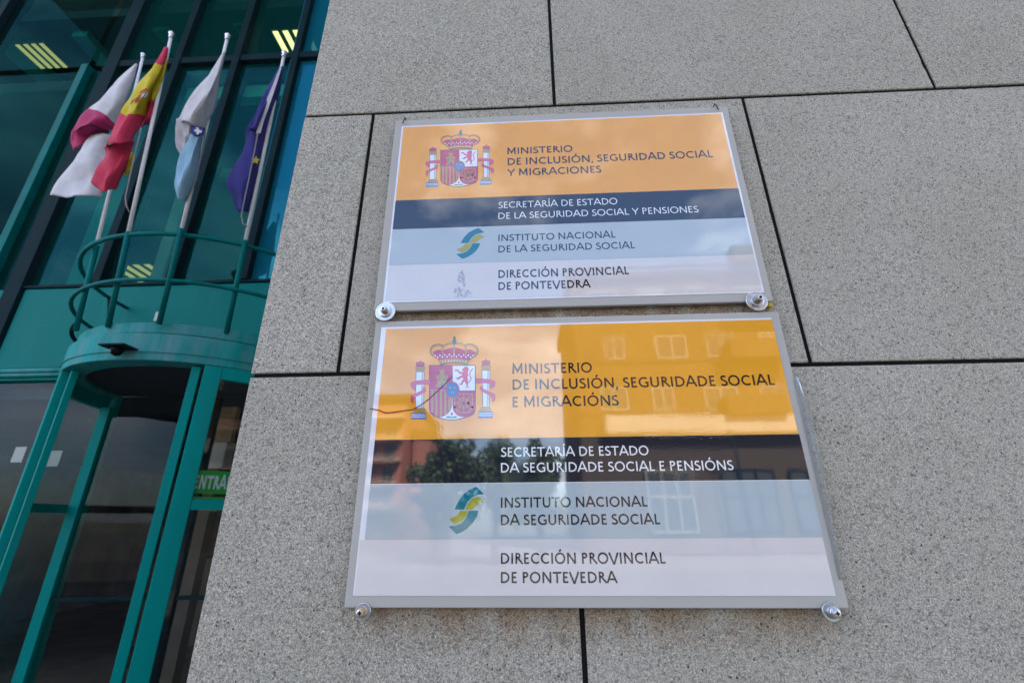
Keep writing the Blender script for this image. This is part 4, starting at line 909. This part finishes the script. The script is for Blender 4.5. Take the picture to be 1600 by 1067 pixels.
flag(2, 'white flag turning pale blue below with a small crest hanging third from the left', [
    ([[(349, 81, 0), (350, 81, .02), (352, 82, 0)], [(334, 108, .03), (340, 110, .09), (347, 110, 0)], [(311, 140, .05), (325, 143, .13), (340, 141, 0)], [(287, 172, .06), (308, 173, .14), (332, 172, 0)], [(276, 187, .06), (300, 190, .12), (326, 192, 0)], [(279, 186, .03), (301, 196, .1), (323, 201, .0)]], ['w']),
    ([[(276, 186, .05), (288, 184, .09), (300, 194, .06)], [(274, 206, .0), (286, 204, .03), (299, 206, .03)], [(277, 228, -.02), (287, 222, .0), (296, 214, .02)], [(284, 245, -.03), (288, 236, -.01), (293, 224, .0)]], ['w']),
    ([[(300, 196, .05), (309, 198, .09), (320, 200, .03)], [(298, 211, .05), (308, 213, .09), (318, 212, .02)], [(286, 240, .04), (298, 244, .09), (311, 246, .01)], [(276, 270, .04), (290, 272, .10), (305, 278, .01)], [(271, 287, .04), (284, 292, .09), (300, 296, 0)], [(278, 311, .02), (284, 313, .05), (292, 313, 0)]], ['db', 'lb', 'lb', 'lb', 'lb'])], gal)
def eu(t, i):
    c = (399.5, 250.5); flat(t, i, 'star', [[(c[0]+(7.2 if k % 2 == 0 else 3.1)*math.sin(R(36*k+8)), c[1]-(7.2 if k % 2 == 0 else 3.1)*math.cos(R(36*k+8))) for k in range(10)]], FM['y'], .118)
    flat(t, i, 'hoist_band', [[(437, 106), (440, 106), (431, 135), (422, 162), (412, 190), (407, 208), (400, 209), (404, 190), (414, 162), (426, 134)]], FM['w'], .09)
    rope(t, i, [(403, 208), (397, 240), (389, 280), (380, 322), (377, 338), (380, 350), (386, 354)], .13)
flag(3, 'dark blue flag with a yellow star hanging nearest the stone wall', [
    ([[(438, 105, 0), (440, 104, .01), (443, 104, 0)], [(428, 130, .0), (433, 130, .04), (438, 130, 0)], [(401, 178, .02), (412, 180, .06), (427, 172, .0)], [(386, 201, .03), (402, 202, .07), (419, 200, .0)], [(381, 226, .0), (396, 230, .08), (413, 228, .0)], [(371, 250, .03), (390, 252, .1), (406, 256, .01)], [(356, 288, .03), (376, 288, .1), (399, 284, .01)], [(364, 308, .02), (378, 310, .08), (393, 308, 0)], [(370, 329, .01), (378, 331, .05), (386, 330, 0)]], ['b']),
    ([[(437, 106, .02), (438, 106, .04), (440, 106, .03)], [(414, 150, .05), (420, 150, .08), (424, 152, .06)], [(400, 178, .06), (408, 178, .10), (414, 178, .07)], [(386, 201, .06), (396, 204, .11), (402, 205, .07)]], ['b'])], eu)

# ------------------------------------------------------------------ the other side of the street (mirrored in the signs and glass)
M['band'] = paint('balcony_band_render', (.42, .30, .25, 1), .8)
M['roofedge'] = paint('dark_roof_edge', (.05, .035, .03, 1), .8)
M['ochre'] = paint('ochre_facade', (.085, .05, .03, 1), .8, 0, .2, 2)
M['conc'] = paint('pale_concrete', (.40, .39, .36, 1), .8, 0, .1, 2)
M['gf'] = paint('dark_shopfront', (.03, .028, .028, 1), .5, 0, .3, 2)
M['redbrick'] = brick_mat('red_brick', (.29, .07, .05, 1), (.22, .055, .04, 1), (.36, .25, .2, 1))
M['brownbrick'] = brick_mat('brown_brick', (.05, .032, .025, 1), (.04, .026, .02, 1), (.07, .06, .05, 1))
M['win'] = paint('window_glass', (.05, .06, .07, 1), .05, 0, .1, 2, 0, .8)
M['blind'] = paint('window_blind', (.17, .15, .12, 1), .7)
M['wframe'] = paint('white_window_frame', (.26, .25, .23, 1), .5)
def house(name, label, x0, x1, y, depth, h, mat, wins, gf=None, extra=None):
    b = thing(name, label, 'building', ((x0+x1)/2, y-depth/2, 0))
    mb = MB(); mb.box((x0, y-depth, 0), (x1, y, h)); mb.build('wall', M[mat], b)
    mb = MB(); mb.box((x0-.25, y-depth-.25, h+.002), (x1+.25, y+.3, h+.35)); mb.build('cornice', M['roofedge'], b)
    for (a, c, z0, z1, blind) in wins:
        mb = MB()
        for q in ((a-.08, c+.08, z1, z1+.08), (a-.08, c+.08, z0-.08, z0), (a-.08, a, z0, z1), (c, c+.08, z0, z1), ((a+c)/2-.04, (a+c)/2+.04, z0, z1)): mb.box((q[0], y+.003, q[2]), (q[1], y+.06, q[3]))
        f = mb.build('window', M['wframe'], b)
        mb = MB(); mb.box((a, y+.002, z0), (c, y+.02, z1)); mb.build('pane', M['blind' if blind else 'win'], f)
    return b
wins = []
random.seed(11)
for r_ in range(4):
    for k in range(7):
        xx = 3.6+k*2.7+[0, .5, -.2, .3][r_]; wins.append((xx, xx+[1.3, .9, 1.5][(k+r_) % 3], 6.9+2.85*r_-.15, 6.9+2.85*r_+.95, random.random() < .45))
wins = [w for w in wins if w[3] < 14]
ob = house('apartment_building', 'ochre apartment block across the street mirrored at the right of the lower sign', 2.35, 24, -22, 12, 14.3, 'ochre', wins)
for r_ in range(4):
    mb = MB(); mb.box((2.36, -21.995, 6.45+2.85*r_), (24, -21.93, 6.60+2.85*r_)); mb.build('string_course', M['roofedge'], ob)
    mb = MB(); mb.box((9.6+.6*r_, -21.99, 6.35+2.85*r_-.05), (12.4+.6*r_, -21.0, 7.25+2.85*r_)); mb.build('balcony', M['ochre'], ob)
mb = MB(); mb.box((3.6, -21.99, 5.45), (24, -21.3, 6.3)); mb.build('pale_fascia', M['conc'], ob)
mb = MB(); mb.box((2.36, -21.99, .1), (24, -21.9, 5.44)); mb.build('shopfront', M['brownbrick'], ob)
for a, c in ((5.4, 7.5), (9.0, 11.4), (12.2, 14.8), (16, 19)):
    mb = MB(); mb.box((a, -21.895, 1.0), (c, -21.85, 3.7)); f = mb.build('shop_window', M['win'], ob)
    mb = MB()
    for zz in (2.5, 3.65, 1.0): mb.box((a, -21.848, zz), (c, -21.80, zz+.09))
    for i in range(4): mb.box((a+(c-a)*i/3-.04, -21.799, 1.0), (a+(c-a)*i/3+.04, -21.77, 3.72))
    mb.build('shop_window_frame', M['wframe' if a < 6 else 'dark_alu'], f)
rb = house('brick_block', 'red brick block with pale balcony bands mirrored at the left of the lower sign', -22, -8.9, -30, 12, 9.6, 'redbrick', [(x, x+.75, z, z+1.0, False) for x in (-20, -17, -14.2, -12.8, -11.5, -10.2) for z in (.7, 2.45, 3.95, 5.45, 6.95)])
for z in (2.2, 3.7, 5.2, 6.7, 8.2):
    mb = MB(); mb.box((-22, -29.99, z), (-8.9, -29.2, z+.16)); mb.build('balcony_band', M['band'], rb)
rb2 = house('brick_annexe', 'lower red brick annexe mirrored beside the taller brick block', -8.7, -7.4, -32, 10, 7.4, 'redbrick', [(-8.3, -7.8, 4.2, 5.2, False)])
# trees
def leaf_mat(name, c1, c2):
    mt, nt, p = newmat(name); l = nt.links.new; g = node(nt, 'ShaderNodeNewGeometry')
    n = node(nt, 'ShaderNodeTexNoise', {'Scale': 1.7, 'Detail': 3}); l(g.outputs['Position'], n.inputs['Vector'])
    r = ramp(nt, [(.35, c1), (.65, c2)]); l(n.outputs['Fac'], r.inputs['Fac']); l(r.outputs['Color'], p.inputs['Base Color']); p.inputs['Roughness'].default_value = .6; return mt
LEAF = leaf_mat('dark_foliage', (.015, .035, .012), (.05, .085, .03)); BARK = paint('bark', (.10, .075, .055, 1), .9, 0, .3, 6)
def tree(x, y, h, r, seed, label):
    random.seed(seed); t = thing('broadleaf_tree', label, 'tree', (x, y, 0), 'street trees across the road')
    mb = MB(); mb.tube([(x, y, 0), (x+.03, y, h*.3), (x-.04, y+.03, h*.55), (x, y, h*.85)], [.16, .13, .09, .03], 10)
    for k in range(7):
        a = k*.9; z = h*(.3+.06*k); mb.tube([(x, y, z), (x+r*.35*math.cos(a), y+r*.35*math.sin(a), z+.3), (x+r*.7*math.cos(a), y+r*.7*math.sin(a), z+.75)], [.07, .045, .015], 6)
    mb.build('trunk', BARK, t)
    mb = MB(); cl = [(random.gauss(0, .42)*r, random.gauss(0, .42)*r, h*(.36+.58*random.random()), random.uniform(.25, .5)*r) for _ in range(30)]
    for (cx, cy, cz, cr) in cl:
        k_ = 1-abs(cz/h-.6)*1.1
        for _ in range(110):
            d = Vector((random.gauss(0, 1), random.gauss(0, 1), random.gauss(0, .8))).normalized()*cr*random.uniform(.6, 1.05)
            p = Vector((x+cx*k_, y+cy*k_, cz))+d; s = random.uniform(.07, .13); a = Vector((random.gauss(0, 1), random.gauss(0, 1), random.gauss(0, 1))).normalized(); b = a.cross(Vector((random.gauss(0, 1), random.gauss(0, 1), random.gauss(0, 1)))).normalized()
            mb.add([p-a*s, p+b*s*.6, p+a*s, p-b*s*.6], [(0, 1, 2, 3)])
    mb.build('crown', LEAF, t, recalc=False)
tree(-3.3, -16.8, 4.6, 1.3, 1, 'dense dark green street tree mirrored left of centre in the lower sign')
tree(-1.5, -17.2, 4.7, 1.3, 2, 'dark green street tree mirrored beside the navy band lettering')
tree(-4.1, -18.6, 4.3, .9, 4, 'thinner street tree in front of the mirrored brick block')
tree(.2, -17.8, 4.5, 1.2, 9, 'rounded street tree mirrored furthest right beside the ochre block')
lamp = thing('street_lamp', 'slim grey street lamp across the road mirrored in the navy band', 'street lamp', (9.4, -20.6, 0))
mb = MB(); mb.tube([(9.4, -20.6, 0), (9.4, -20.6, 3), (9.4, -20.6, 5.2)], [.07, .05, .04], 10); mb.build('pole', M['dark_alu'], lamp)
mb = MB(); mb.lathe([(.05, 0), (.2, .08), (.24, .22), (.05, .4)], (9.4, -20.6, 5.2), 'Z', 14); mb.build('lantern', M['conc'], lamp)

random.seed(21); hd = thing('added_hedge', 'added row of dark foliage hiding the base of the brick block across the road', 'added_hedge', (-12, -24, 0))  # added to keep the block's red base out of the lower sign's reflection
mb = MB()
for _ in range(5200):
    p = Vector((random.uniform(-20, -4.6), -24+random.uniform(-.5, .5), random.uniform(.05, 2.1+.12*math.sin(_)))); sz = random.uniform(.07, .13)
    a = Vector((random.gauss(0, 1), random.gauss(0, 1), random.gauss(0, 1))).normalized(); b = a.cross(Vector((random.gauss(0, 1), random.gauss(0, 1), random.gauss(0, 1)))).normalized()
    mb.add([p-a*sz, p+b*sz*.6, p+a*sz, p-b*sz*.6], [(0, 1, 2, 3)])
mb.build('foliage', LEAF, hd, recalc=False)
mb = MB()
for i in range(12): mb.tube([(-19.5+i*1.3, -24, 0), (-19.45+i*1.3, -24, .9), (-19.5+i*1.3, -23.98, 1.8)], [.05, .035, .01], 6)
mb.build('stem', BARK, hd)
